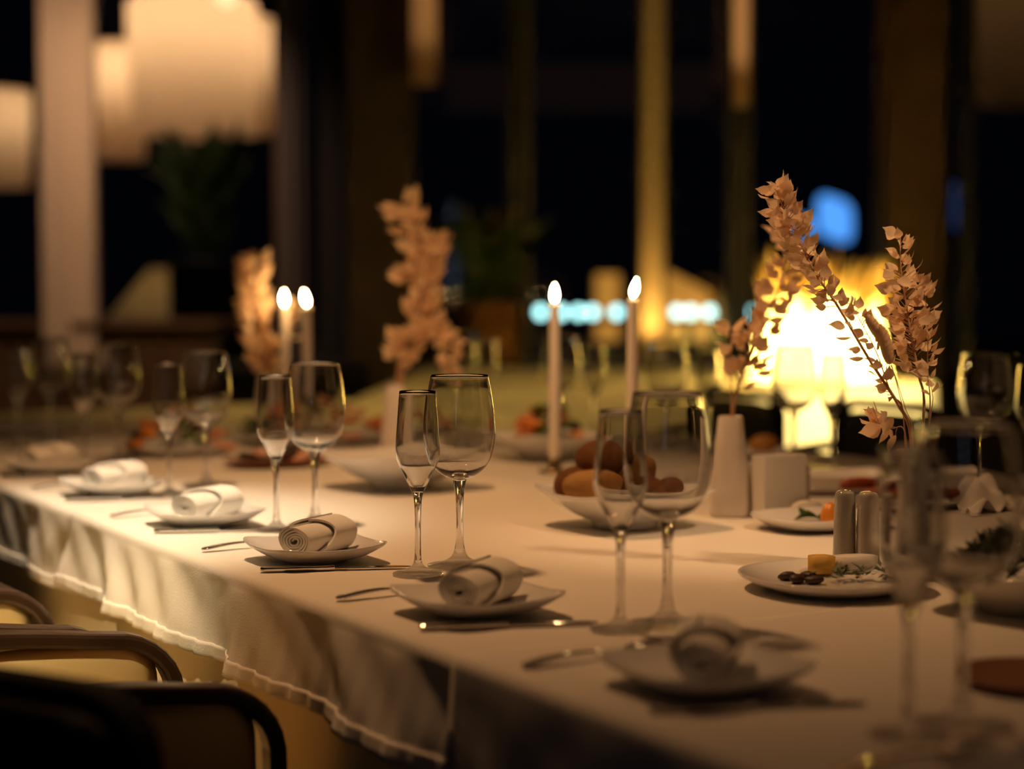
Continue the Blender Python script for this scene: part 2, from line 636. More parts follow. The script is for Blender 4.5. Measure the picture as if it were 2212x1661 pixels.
ORD = ['cut off by the near corner', 'second from the near end, in shadow', 'third from the near end',
       'fourth from the near end', 'fifth from the near end, brightly lit', 'sixth from the near end', 'at the far end of the row']
PU = [.847, 1.312, 1.760, 2.231, 2.673, 3.168, 3.63]
PN = .992
pm = dish(.086, .086, .019, .008, .52)
plate0 = pm.obj('square_plate', M['ceramic'])
plates = []
for i, u in enumerate(PU):
    o = plate0 if i == 0 else plate0.copy()
    if i:
        COL.objects.link(o)
    o.location = PL(PN, u)
    o.rotation_euler = (0, 0, ROT + R((2, -1, 1.5, 0, -2, 1, 0)[i]))
    tag(o, 'white square plate under a rolled napkin, ' + ORD[i], 'plate', 'white square plates along the seated edge')


# rolled napkin: one long folded strip wound in a spiral, outer lap pulled back
def napkin():
    t = thing('rolled_napkin', 'x', 'napkin')
    turns, th, n = 6.2, .0029, 150
    r0 = .0018

    def sec(a):
        r = r0 + th * 1.28 * a / (2 * PI)
        sq = 1.0 + .05 * math.sin(3 * a)
        return r * math.cos(a) * 1.16 * sq, r * math.sin(a) * (.92 + .06 * math.sin(2.2 * a)), r
    L = .112
    amax = turns * 2 * PI
    # inner roll
    mb = MB()

    def strip(a0, a1, x0f, x1f, steps):
        ring = []
        for i in range(steps + 1):
            a = a0 + (a1 - a0) * i / steps
            y, z, r = sec(a)
            nrm = Vector((math.cos(a), math.sin(a)))
            ring.append((a, Vector((y, z)), nrm))
        vs, fs = [], []
        for a, p, nrm in ring:
            q = p + nrm * th
            x0, x1 = x0f(a), x1f(a)
            xm = x0 + .002
            vs += [(xm - .002, p.x, p.y), (x0, q.x, q.y), (x1, q.x, q.y), (x1, p.x, p.y)]
        for i in range(len(ring) - 1):
            for k in range(4):
                k2 = (k + 1) % 4
                fs.append((i * 4 + k, (i + 1) * 4 + k, (i + 1) * 4 + k2, i * 4 + k2))
        fs.append((0, 1, 2, 3))
        e = len(ring) - 1
        fs.append((e * 4, e * 4 + 3, e * 4 + 2, e * 4 + 1))
        return vs, fs
    rz = (r0 + th * 1.28 * turns + th) * .94
    mb.add(*strip(0, amax * .84, lambda a: -.5 * L + .0022 * math.sin(a * .9), lambda a: .5 * L, 190))
    mb.v = [(x, y, z + rz) for x, y, z in mb.v]
    mb.obj('roll', M['napkin'], t, angle=50)
    m2 = MB()
    lap = lambda a: -.5 * L + .032 + .030 * max(0, math.sin(a - .8))
    m2.add(*strip(amax * .84, amax, lap, lambda a: .5 * L + .002, 44))
    m2.v = [(x, y * 1.13, (z * 1.10) + rz * 1.06) for x, y, z in m2.v]
    m2.obj('outer_lap', M['napkin'], t, angle=50)
    return t


nap0 = napkin()
for i, u in enumerate(PU):
    lab = 'white spiral-rolled napkin on the square plate ' + ORD[i]
    an = ROT + R((34, 48, 36, 33, 31, 28, 33)[i])
    loc = PL(PN + .004, u + .002, .0068)
    if i == 0:
        nap0.location = loc
        nap0.rotation_euler = (0, 0, an)
        tag(nap0, lab, 'napkin', 'rolled napkins on the square plates')
    else:
        dup(nap0, loc, an, lab, 'rolled napkins on the square plates')

# knives and forks
kn = thing('table_knife', 'x', 'knife')


def prism(outline, z0, z1, ztop=None):
    n = len(outline)
    mb = MB()
    vs = [(x, y, z0) for x, y in outline] + [(x, y, z1) for x, y in outline]
    fs = [tuple(reversed(range(n))), tuple(range(n, 2 * n))] + [(i, (i + 1) % n, n + (i + 1) % n, n + i) for i in range(n)]
    return mb.add(vs, fs)


hl = [(0, .004), (.003, .007), (.01, .0085), (.06, .0085), (.095, .0065), (.102, .005)]
prism(hl + [(x, -y) for x, y in reversed(hl)], .0006, .0062).obj('handle', M['steel'], kn, smooth=False, bevel=.002)
bl = [(.102, .004), (.112, .008), (.17, .0095), (.195, .0075), (.207, .001), (.203, -.004), (.18, -.0055), (.112, -.005), (.102, -.004)]
prism(bl, .0012, .0028).obj('blade', M['steel'], kn, smooth=False, bevel=.0006)
fk = thing('dinner_fork', 'x', 'fork')


def fz(x):
    return .002 + .010 * math.sin(min(1, x / .13) * PI) * (.55) + (.0 if x < .13 else .006 * math.sin((x - .13) / .065 * PI))


fm = MB()


def fork_fn(a, b):
    x = .148 * a
    w = .0085 - .0055 * min(1, max(0, (x - .01) / .085)) if x < .12 else .003 + .0085 * min(1, (x - .12) / .02)
    if x < .008:
        w *= math.sqrt(max(.05, 1 - (1 - x / .008) ** 2))
    return (x, w * (2 * b - 1), fz(x))


o = fm.grid(fork_fn, 40, 4).obj('handle', M['steel'], fk)
md = o.modifiers.new('s', 'SOLIDIFY')
md.thickness = .0022
for k in range(4):
    yy = -.0088 + .00587 * k
    MB().tube([(.146 + .046 * j / 6, yy * (1 - .02 * j), fz(.146 + .046 * j / 6)) for j in range(7)], [.0016] * 4 + [.0014, .0012, .0006], 6).obj('tine', M['steel'], fk)
for i, u in enumerate(PU):
    an = math.atan2(-.075, .19)
    lab = 'steel table knife beside the square plate ' + ORD[i]
    loc = PL(PN - .106, u - .056)
    if i == 0:
        kn.location, kn.rotation_euler = loc, (0, 0, ROT + an)
        tag(kn, lab, 'knife', 'table knives along the seated edge')
    else:
        dup(kn, loc, ROT + an + R(random.uniform(-1.5, 1.5)), lab, 'table knives along the seated edge')
    lab = 'steel fork beyond the square plate ' + ORD[i]
    loc = PL(PN - .11, u + .158)
    if i == 0:
        fk.location, fk.rotation_euler = loc, (0, 0, ROT + R(4))
        tag(fk, lab, 'fork', 'dinner forks along the seated edge')
    elif i < 6:
        dup(fk, loc, ROT + R(4 + random.uniform(-2, 2)), lab, 'dinner forks along the seated edge')


# ------------------------------------------------------------------ glasses
def smooth_profile(pts, n=8):
    out = []
    for i in range(len(pts) - 1):
        p0 = pts[max(0, i - 1)]
        p1, p2 = pts[i], pts[i + 1]
        p3 = pts[min(len(pts) - 1, i + 2)]
        for k in range(n):
            t = k / n
            q = []
            for c in range(2):
                a = 2 * p1[c]
                b = p2[c] - p0[c]
                d = 2 * p0[c] - 5 * p1[c] + 4 * p2[c] - p3[c]
                e = -p0[c] + 3 * p1[c] - 3 * p2[c] + p3[c]
                q.append(.5 * (a + b * t + d * t * t + e * t ** 3))
            out.append((max(q[0], 0), q[1]))
    out.append(pts[-1])
    return out


def make_glass(name, rim_h, bowl, stem, foot, th=.0011):
    t = thing(name, 'x', 'glass')
    outer = smooth_profile(bowl, 6)
    inner = []
    for i, (r, z) in enumerate(outer):
        k = i / (len(outer) - 1)
        lift = .007 * (1 - min(1, k * 3.2)) ** 1.2
        inner.append((max(0.0002, r - th - .2 * lift), z + lift + (.0006 if k < .9 else 0)))
    prof = outer + [(outer[-1][0] - th * .5, outer[-1][1] + th * .5)] + list(reversed(inner[:-1]))
    MB().lathe(prof, 56, cap0=False, cap1=True).obj('bowl', M['glass'], t)
    st = smooth_profile(stem, 6)
    MB().lathe(st, 24, cap0=False, cap1=True).obj('stem', M['glass'], t)
    ft = smooth_profile(foot, 6)
    pr = [(.0003, 0.0004)] + [(foot[0][0] - .001, 0.0004)] + ft
    MB().lathe(pr, 48, cap0=True, cap1=False).obj('foot', M['foot_glass'], t)
    return t


fl0 = make_glass('champagne_flute', .248,
                 [(.0085, .113), (.0155, .1275), (.0235, .143), (.0288, .157), (.0303, .1665), (.0296, .182), (.0272, .214), (.0246, .248)],
                 [(.0054, .018), (.0044, .03), (.0042, .06), (.0046, .09), (.006, .104), (.0085, .1128)],
                 [(.0346, .0016), (.031, .0028), (.019, .0055), (.0098, .0105), (.0066, .0145), (.0054, .018)])
wn0 = make_glass('wine_glass', .268,
                 [(.0095, .121), (.0215, .1265), (.0345, .136), (.0445, .152), (.0495, .176), (.0502, .192), (.0480, .220), (.0440, .246), (.0402, .266)],
                 [(.0080, .022), (.0056, .035), (.0050, .06), (.0054, .09), (.0070, .108), (.0096, .1208)],
                 [(.0452, .0016), (.040, .003), (.025, .006), (.0138, .0115), (.0098, .0165), (.0080, .022)])

GL = ['by the nearest setting, large and blurred', 'second nearest along the seated edge', 'third along the seated edge, in sharp focus',
      'fourth along the seated edge, with glints below its rim', 'fifth along the seated edge', 'sixth along the seated edge, blurred', 'farthest along the seated edge, at the picture edge']
near = [((1962, 1588), (2078, 1566)), ((1340, 1360), (1441, 1348)), ((903, 1240), (993, 1222)), ((597, 1144), (681, 1134)), ((366, 1068), (446, 1052)), ((184, 1008), (256, 998)), ((42, 965), (112, 955))]
first = {'f': True, 'w': True}


def put(kind, loc, lab, grp, rz=0.0):
    src = fl0 if kind == 'f' else wn0
    if first[kind]:
        first[kind] = False
        src.location = loc
        return tag(src, lab, 'glass', grp)
    return dup(src, loc, rz, lab, grp)


for i, (f, w) in enumerate(near):
    put('f', at(*f, TZ), 'slim champagne flute ' + GL[i], 'champagne flutes along the seated edge')
    put('w', at(*w, TZ), 'large wine glass ' + GL[i], 'wine glasses along the seated edge')
FN = 2.45
far = [(2128, 'w', 'by the right edge of the picture'), (2206, 'f', 'cut by the right edge of the picture'), (1717, 'w', 'in front of the glowing cone lamp'), (1777, 'f', 'before the cone lamp, right of a wine glass'),
       (1440, 'w', 'behind the right one of the single candles'), (1510, 'f', 'between the right candle and the white vase'), (1212, 'w', 'behind the left one of the single candles'), (1262, 'f', 'just right of the left single candle'),
       (992, 'w', 'behind the sharp wine glass'), (1032, 'f', 'behind the sharp wine glass, further right')]
for px, k, lab in far:
    a = (px - 1106) / FPX
    d = FN / (NV.x * a + NV.y)
    loc = Vector((a * d, d, TZ))
    if k == 'f':
        loc = loc + NV * .03
    put(k, loc, ('wine glass on the table\'s far edge ' if k == 'w' else 'flute on the table\'s far edge ') + lab, 'glasses on the far edge of the table')


# ------------------------------------------------------------------ vases and dried branches
def vase(loc, label):
    t = MB()
    prof = [(.031, .0), (.0345, .004), (.0325, .05), (.0275, .11), (.0215, .166), (.0195, .170), (.0165, .166), (.016, .05), (.012, .03)]
    vs, fs = [], []
    n = 24
    for r, z in prof:
        for k in range(n):
            a = 2 * PI * k / n + PI / 4
            rr = superr(a + PI / 4, r, 3.2 if z < .16 else 3.0)
            vs.append((rr * math.cos(a), rr * math.sin(a), z))
    for i in range(len(prof) - 1):
        for k in range(n):
            fs.append((i * n + k, i * n + (k + 1) % n, (i + 1) * n + (k + 1) % n, (i + 1) * n + k))
    fs.append(tuple(reversed(range(n))))
    fs.append(tuple(range((len(prof) - 1) * n, len(prof) * n)))
    o = t.add(vs, fs).obj('bud_vase', M['ceramic_matt'], angle=60)
    o.location = loc
    o.rotation_euler = (0, 0, R(38))
    return tag(o, label, 'vase', 'white tapered vases down the middle of the table')


V4 = at(1966, 1243, TZ)
V3 = at(1577, 1112, TZ)
V2 = at(855, 990, TZ)
V1 = at(578, 948, TZ)
vase(V4, 'white tapered bud vase behind the nearest flute, holding the sharp dried branches')
vase(V3, 'white tapered bud vase between the bread bowl and napkin holder')
vase(V2, 'pale tapered bud vase behind the sharp champagne flute')
vase(V1, 'tapered bud vase behind the pair of candles')

# one pointed, cupped leaf of unit length along X
lm = MB()
prof_w = [(0, .0), (.10, .16), (.28, .30), (.48, .31), (.68, .20), (.84, .075), (1.0, .004)]
vs, fs = [], []
for x, w in prof_w:
    zc = -.10 * math.sin(x * PI) + .12 * x * x
    vs += [(x, -w, zc + .10 * w), (x, 0, zc), (x, w, zc + .10 * w)]
for i in range(len(prof_w) - 1):
    a = i * 3
    fs += [(a, a + 3, a + 4, a + 1), (a + 1, a + 4, a + 5, a + 2)]
leaf_me = lm.add(vs, fs).mesh('leaf', True, False)
leaf_me.materials.append(M['dried'])
leafg_me = leaf_me.copy()
leafg_me.materials.clear()
leafg_me.materials.append(M['leafg'])
rl = random.Random(21)


def smooth_path(pts, n=6):
    out = []
    for i in range(len(pts) - 1):
        p0, p1, p2, p3 = pts[max(0, i - 1)], pts[i], pts[i + 1], pts[min(len(pts) - 1, i + 2)]
        for k in range(n):
            t = k / n
            out.append(.5 * (2 * p1 + (p2 - p0) * t + (2 * p0 - 5 * p1 + 4 * p2 - p3) * t * t + (-p0 + 3 * p1 - 3 * p2 + p3) * t ** 3))
    out.append(pts[-1])
    return out


def add_leaf(root, base, d, size, me=leaf_me, name='leaf'):
    o = bpy.data.objects.new(name, me)
    COL.objects.link(o)
    o.parent = root
    q = Vector((1, 0, 0)).rotation_difference(d.normalized())
    q = Quaternion(d.normalized(), rl.uniform(-1.1, 1.1)) @ q
    o.matrix_basis = Matrix.LocRotScale(base - root.location, q, Vector((size, size * rl.uniform(1.0, 1.35), size)))
    return o


def branch(label, pts, r0, clusters, group, size=.02, foot=None):
    """pts: world points up the stem; clusters: (t0, t1, count, spread) of leaves in short twigs"""
    base = pts[0]
    t = thing('dried_branch', label, 'dried flowers', base, 0, group)
    path = smooth_path([Vector(p) for p in pts])
    n = len(path)
    MB().tube([p - base for p in path], [r0 * (1 - .75 * i / n) for i in range(n)], 6).obj('stem', M['stem'], t)
    tw = MB()
    for t0, t1, cnt, spread in clusters:
        for k in range(cnt):
            f = t0 + (t1 - t0) * (k + rl.random()) / cnt
            i = min(n - 2, int(f * (n - 1)))
            p = path[i].lerp(path[i + 1], f * (n - 1) - i)
            tan = (path[i + 1] - path[i]).normalized()
            side = Vector((rl.uniform(-1, 1), rl.uniform(-.7, .7), rl.uniform(-.4, .4)))
            side = (side - tan * side.dot(tan)).normalized()
            L = spread * rl.uniform(.15, 1)
            q = p + side * L + tan * L * .6
            if L > .006:
                tw.tube([p - base, (p + (q - p) * .5 + tan * .001) - base, q - base], .0006, 4)
            add_leaf(t, q, tan * rl.uniform(.2, .9) + side * rl.uniform(.6, 1.2) + Vector((0, 0, .1)), size * rl.uniform(.85, 1.35))
    if tw.v:
        o = tw.obj('twigs', M['stem'], t)
        o['kind'] = 'stuff'
    return t


Y4 = V4.y


def pp(lst, Y, dy=0.0):
    n = len(lst)
    return [dep(x, y, Y + dy * i / (n - 1)) for i, (x, y) in enumerate(lst)]


def inside(v, dx=0, dz=.08, dy=0):
    return Vector((v.x + dx, v.y + dy, TZ + dz))


GB = 'dried leafy branches in the table vases'
branch('dried leafy branch arching up to the left, tallest in the sharp vase', [inside(V4, .002, .05)] + pp([(1968, 945), (1938, 870), (1880, 780), (1812, 665), (1760, 588), (1722, 510), (1692, 450), (1674, 408)], Y4, .02), .0028,
       [(.50, .78, 76, .016), (.74, .99, 54, .013), (.30, .5, 12, .008)], GB, .0185)
branch('short second twig beside the tall arching branch in the sharp vase', [inside(V4, -.003, .06, .006)] + pp([(1952, 900), (1925, 850), (1895, 765), (1862, 700), (1835, 655)], Y4 + .01, .01), .0014,
       [(.35, .98, 34, .010)], GB, .0155)
branch('upright dried branch with round pointed leaves, right side of the sharp vase', [inside(V4, .004, .06)] + pp([(1996, 890), (1985, 810), (1970, 735), (1958, 660), (1946, 580), (1945, 512)], Y4 - .01, .02), .0022,
       [(.30, .62, 26, .022), (.42, .80, 64, .024), (.80, 1.0, 18, .010)], GB, .019)
branch('thin side twig with a few leaves, far right of the sharp vase', [inside(V4, .006, .07)] + pp([(2008, 900), (2004, 800), (2004, 700), (1996, 625)], Y4 - .005, .01), .0012,
       [(.45, 1.0, 28, .010)], GB, .018)
branch('small wiry twig with four leaves below the upright branch of the sharp vase', [inside(V4, .004, .075)] + pp([(2012, 890), (2014, 850), (2008, 815)], Y4 - .015), .0008, [(.45, 1.0, 7, .006)], GB, .014)
branch('low drooping leaf spray at the mouth of the sharp vase', [inside(V4, -.004, .10)] + pp([(1955, 935), (1925, 925), (1895, 912)], Y4 - .02), .0012, [(.5, 1.0, 16, .010)], GB, .024)
branch('blurred dried branch rising right towards the cone lamp, in the second vase', [inside(V3, 0, .06)] + pp([(1584, 885), (1605, 810), (1640, 730), (1668, 660), (1690, 600), (1705, 540), (1700, 470)], V3.y, .0), .003,
       [(.22, .98, 110, .024)], GB, .026)
branch('blurred dried stalk with bud-like leaves on the left of the second vase', [inside(V3, -.003, .07)] + pp([(1580, 880), (1578, 800), (1579, 740), (1580, 710)], V3.y, .0), .0016, [(.45, 1.0, 12, .008)], GB, .032)
branch('blurred tall dried branch curving up, middle vase behind the sharp flute', [inside(V2, 0, .06)] + pp([(858, 830), (872, 750), (900, 670), (922, 600), (915, 540), (886, 485), (868, 450)], V2.y, .0), .004,
       [(.2, .99, 130, .028)], GB, .034)
branch('blurred upright dried branch leaning right, middle vase behind the sharp flute', [inside(V2, .003, .06)] + pp([(864, 830), (880, 760), (910, 690), (935, 620), (942, 560), (944, 515)], V2.y + .02, .0), .003,
       [(.25, .98, 70, .024)], GB, .032)
branch('blurred drooping dried branch bending right, middle vase behind the sharp flute', [inside(V2, .005, .08)] + pp([(872, 800), (905, 735), (935, 705), (958, 725), (972, 770), (968, 800)], V2.y - .02, .0), .003,
       [(.35, .98, 60, .020)], GB, .028)
branch('small blurred leaf clump left of the tall dried branch in the middle vase', [inside(V2, -.002, .09)] + pp([(860, 800), (880, 700), (890, 630), (872, 590)], V2.y + .01, .0), .0018, [(.82, 1.0, 16, .016)], GB, .028)
branch('orange-lit dried branch standing left of the pair of candles', [inside(V1, 0, .06)] + pp([(575, 800), (562, 750), (550, 690), (550, 630), (553, 565)], V1.y, .0), .004,
       [(.15, .99, 150, .026)], GB, .034)
branch('thin dried twig behind the pair of candles', [inside(V1, .004, .06)] + pp([(590, 800), (610, 760), (624, 700), (622, 670)], V1.y + .03, .0), .002,
       [(.5, .99, 14, .016)], GB, .032)


def bunny(label, pts, head, L, r):
    base = Vector(pts[0])
    t = thing('bunny_tail_grass', label, 'dried flowers', base, 0, 'fluffy bunny tail stems')
    hp, hd = head
    hd = hd.normalized()
    path = smooth_path([Vector(p) for p in pts] + [hp])
    MB().tube([p - base for p in path], .0006, 5).obj('stem', M['stem'], t)
    mb = blob(1, 1, 1, 3, .06, 3)
    q = Vector((0, 0, 1)).rotation_difference(hd)
    c = hp + hd * L * .5
    body = []
    for v in mb.v:
        body.append(q @ Vector((v[0] * r, v[1] * r, v[2] * L * .5)) + c - base)
    m2 = MB().add(body, mb.f)
    rr = random.Random(len(label))
    for v in mb.v * 2:
        v = Vector(v)
        v = Vector((v.x + rr.uniform(-.1, .1), v.y + rr.uniform(-.1, .1), v.z + rr.uniform(-.1, .1))).normalized()
        p = q @ Vector((v.x * r, v.y * r, v.z * L * .5)) + c - base
        d = (q @ Vector((v.x, v.y, v.z * .3 + .9))).normalized() * r * rr.uniform(.3, .7)
        s_ = d.cross(Vector((rr.random(), rr.random(), rr.random()))).normalized() * .00035
        m2.add([p - s_, p + s_, p + d], [(0, 1, 2)])
    m2.obj('seed_head', M['tail'], t, fix=False)
    return t


h1 = dep(1912, 742, Y4 - .02)
bunny('fluffy bunny tail head leaning left, upper one beside the sharp vase branch', [inside(V4, 0, .08)] + pp([(1968, 940), (1950, 880), (1930, 800)], Y4 - .02), (h1, dep(1872, 680, Y4 - .02) - h1), .046, .0085)
h2 = dep(1922, 788, Y4 - .03)
bunny('fluffy bunny tail head hanging upright, lower one beside the sharp vase branch', [inside(V4, .002, .08)] + pp([(1972, 940), (1955, 880), (1930, 800)], Y4 - .03), (h2, dep(1904, 700, Y4 - .03) - h2), .053, .0085)


# ------------------------------------------------------------------ candles
def candle(px, py_top, lean, label, n=1.90, flame_h=.036):
    a = (px - 1106) / FPX
    d = n / (NV.x * a + NV.y)
    x, y = a * d, d
    ztop = dep(px, py_top, y).z
    t = thing('taper_candle', label, 'candle', (x, y, TZ + .012), 0, 'lit white taper candles')
    h = ztop - TZ - .012
    MB().lathe([(.0125, 0), (.0125, .03), (.0118, h * .5), (.0105, h - .008), (.0100, h - .002), (.0088, h), (.0055, h - .0015), (.001, h - .003)], 24).obj('wax', M['wax'], t)
    MB().tube([(0, 0, h - .004), (.0005, 0, h + .003), (.0005 + lean * .002, 0, h + .008)], .0009, 6).obj('wick', M['wick'], t)
    fp = [(.0008, .0), (.0040, .004), (.0060, .010), (.0062, .016), (.0046, .024), (.0022, .031), (.0003, .036)]
    fm_ = MB().lathe([(r, z * flame_h / .036) for r, z in smooth_profile(fp, 3)], 16)
    fm_.v = [(x_ + lean * z_ * .35, y_, z_ + h + .004) for x_, y_, z_ in fm_.v]
    fm_.obj('flame', M['flame'], t)
    hd = MB().lathe([(.034, 0), (.034, .004), (.012, .007), (.012, .012), (.0155, .014), (.0155, .03), (.0135, .03), (.0135, .0125), (.001, .0122)], 28)
    o = hd.obj('candle_holder', M['brass'])
    o.location = (x, y, TZ)
    tag(o, 'small round holder under the ' + label, 'candle holder', 'candle holders')


candle(615, 662, -.05, 'lit white candle, left of the close pair', 1.74)
candle(663, 662, -.55, 'lit white candle, right of the close pair', 1.77)
candle(1198, 655, 0.0, 'lit white candle standing alone before the cyan lights', 1.93)
candle(1367, 646, .55, 'lit white candle in front of the golden window post', 1.90)

# ------------------------------------------------------------------ serving bowls, bread and food
bowl_mb = dish(.124, .124, .050, .016, .42, p=4.5, th=.004, flat=.22, base=.008)
bread_bowl = bowl_mb.obj('serving_bowl', M['ceramic'])
BB = at(1350, 1136, TZ)
bread_bowl.location = BB
bread_bowl.rotation_euler = (0, 0, ROT + R(4))
tag(bread_bowl, 'white square bowl with upturned corners full of bread rolls', 'bowl', 'white square serving bowls')


def more_bowl(px, py, label, s=1.0, rz=0):
    o = bread_bowl.copy()
    COL.objects.link(o)
    o.location = at(px, py, TZ)
    o.rotation_euler = (0, 0, ROT + rz)
    o.scale = (s, s, s)
    tag(o, label, 'bowl', 'white square serving bowls')
    return o


b2 = more_bowl(868, 1052, 'shallow white square bowl behind the sharp wine glass and flute', 1.12, R(6))
b3 = more_bowl(1180, 990, 'white bowl piled with orange and green salad behind the bread rolls', .98, R(0))
b4 = more_bowl(2205, 1318, 'white bowl heaped with dark green herbs at the right edge', .9, R(10))
FOODN = [0]


def food(name, label, cat, mb, m, loc, rz=0, group=None, tilt=(0, 0)):
    o = mb.obj(name, m)
    o.location = loc
    o.rotation_euler = (tilt[0], tilt[1], rz)
    return tag(o, label, cat, group)


def roll(label, off, sx, sy, sz, m, rz, seed, zb):
    return food('bread_roll', label, 'bread', blob(sx, sy, sz, seed, .10, 3), m, BB + Vector((off[0], off[1], zb)), rz, 'bread rolls in the square bowl')


roll('dark brown oval roll at the left end of the bread bowl', (-.078, .045, 0), .046, .033, .03, M['crust'], R(50), 1, .066)
roll('pale golden oval roll in front, lying across the bread bowl', (-.052, .004, 0), .054, .032, .028, M['crustl'], R(8), 2, .062)
roll('dark brown roll on top of the heap, by the left candle', (-.038, .055, 0), .050, .036, .033, M['crust'], R(20), 3, .104)
roll('dark roll seen through the slim flute, middle of the bread bowl', (.025, .02, 0), .050, .036, .03, M['crust'], R(-20), 4, .050)
roll('brown roll resting high behind the clear glasses in the bread bowl', (.012, .07, 0), .046, .034, .03, M['crustl'], R(30), 5, .080)
roll('small brown roll on the right side of the bread bowl', (.075, .035, 0), .042, .030, .026, M['crust'], R(70), 6, .050)


def leafy(sx, seed):
    rr = random.Random(seed)
    a, b = rr.uniform(0, 6), rr.uniform(0, 6)

    def fn(i, j):
        ang = 2 * PI * i
        r = sx * j * (1 + .18 * math.sin(5 * ang + a) + .1 * math.sin(9 * ang + b))
        return (r * math.cos(ang), r * .8 * math.sin(ang), .35 * sx * j * j * math.sin(3 * ang + b) + .2 * sx * j)
    mb = MB().grid(fn, 20, 4, True)
    return mb


def slab(sx, sy, sz, seed=0):
    rr = random.Random(seed)
    j = lambda: rr.uniform(.82, 1.1)
    pts = [(sx * .5 * math.cos(a) * j() * 1.2, sy * .5 * math.sin(a) * j() * 1.2) for a in [2 * PI * k / 8 + .39 for k in range(8)]]
    mb = prism(pts, 0, sz)
    return mb


def pile(center, rx, ry, zc, specs, desc, group, seed):
    """separate food pieces heaped on a dish"""
    rr = random.Random(seed)
    seen = {}
    for i, (kind, m, col, s) in enumerate(specs):
        a = 2.399 * i + rr.uniform(-.3, .3)
        r = math.sqrt((i + .5) / len(specs))
        off = Vector((rx * r * math.cos(a), ry * r * math.sin(a), 0))
        z = zc * (1 - r * r) + .004
        loc = Vector(center) + off + Vector((0, 0, z))
        sec = int(((math.atan2(off.y, off.x) / (2 * PI) * 8) + .5) % 8)
        where = ('right', 'back right', 'back', 'back left', 'left', 'front left', 'front', 'front right')[sec]
        where = 'in the middle, slightly ' + where if r < .4 else ('halfway to the ' + where if r < .75 else 'at the ' + where + ' rim')
        lab = '%s %s %s' % (col, desc, where)
        seen[lab] = seen.get(lab, 0) + 1
        if seen[lab] > 1:
            lab += ', further out'
        tilt = (rr.uniform(-.35, .35), rr.uniform(-.35, .35))
        if kind == 'leaf':
            food('lettuce_leaf', lab, 'lettuce', leafy(s, seed * 31 + i), m, loc, a, group, tilt)
        elif kind == 'slice':
            food('meat_slice', lab, 'slice', blob(s, s * .62, s * .22, seed * 17 + i, .16), m, loc, a * 1.7, group, tilt)
        elif kind == 'bit':
            food('vegetable_piece', lab, 'vegetable', blob(s, s * .55, s * .5, seed * 13 + i, .2), m, loc, a * 1.3, group, tilt)
        else:
            food('cheese_piece', lab, 'cheese', slab(s, s * .8, s * .6, seed + i), m, loc, a, group, (0, 0))


LG = (('leaf', M['lettuce'], 'green lettuce leaf', .036), ('slice', M['salmon'], 'orange salmon slice', .034), ('bit', M['pepper'], 'orange pepper piece', .026),
      ('slice', M['ham'], 'pink ham slice', .034), ('leaf', M['herb'], 'dark green leaf', .034), ('bit', M['darkbit'], 'dark roasted piece', .024))
c3 = b3.location + Vector((0, 0, .040))
food('salad_mound', 'green chopped salad mound filling the bowl behind the bread', 'salad', blob(.056, .054, .026, 91, .1, 3), M['lettuce'], b3.location + Vector((0, 0, .046)))
pile(c3, .078, .07, .07, [LG[k] for k in (0, 1, 0, 2, 1, 3, 4, 2, 5, 1, 0, 3, 1, 2, 5, 4)], 'in the salad bowl,', 'salad in the bowl behind the bread', 3)


def platter(px, py, hx, hy, label, rz=0, depth=.012, m='ceramic', name='oval_platter', p=2.3):
    o = dish(hx, hy, depth, .0, .55, p=p, base=.005, flat=.6).obj(name, M[m])
    o.location = at(px, py, TZ)
    o.rotation_euler = (0, 0, ROT + rz)
    tag(o, label, 'platter' if 'platter' in name else 'plate')
    return o


o = platter(680, 955, .20, .15, 'wide platter heaped with pink and orange cold cuts behind the second lit pair of glasses', depth=.018)
pile(o.location + Vector((0, 0, .012)), .18, .13, .095, [LG[k] for k in (3, 1, 4, 3, 1, 3, 5, 1, 3, 2, 1, 3, 4, 1, 3, 3, 1, 0, 3, 1)], 'on the wide cold-cut platter,', 'cold cuts on the wide platter', 5)
o = platter(385, 978, .13, .12, 'round platter of dark and orange vegetables behind the fifth flute', depth=.014)
pile(o.location + Vector((0, 0, .010)), .12, .10, .082, [LG[k] for k in (1, 4, 2, 0, 1, 5, 4, 2, 1, 5, 0, 3, 2, 1)], 'on the vegetable platter,', 'vegetables on the round platter', 7)
o = platter(600, 1003, .12, .09, 'low dark plate of glossy roasted pieces beside the fourth flute', depth=.010, m='board')
pile(o.location + Vector((0, 0, .008)), .095, .07, .014, [LG[k] for k in (5, 3, 5, 2, 5, 3, 5, 5, 1)], 'on the low dark plate,', 'roasted pieces on the low dark plate', 9)
o = platter(75, 935, .16, .12, 'long pale tray at the far left end of the table', depth=.016)
o = platter(880, 940, .14, .11, 'platter of pink slices partly hidden behind the sharp flute', depth=.014)
pile(o.location + Vector((0, 0, .010)), .12, .09, .055, [LG[k] for k in (3, 1, 3, 3, 1, 3, 5, 3, 1)], 'on the half-hidden platter,', 'slices on the hidden platter', 10)

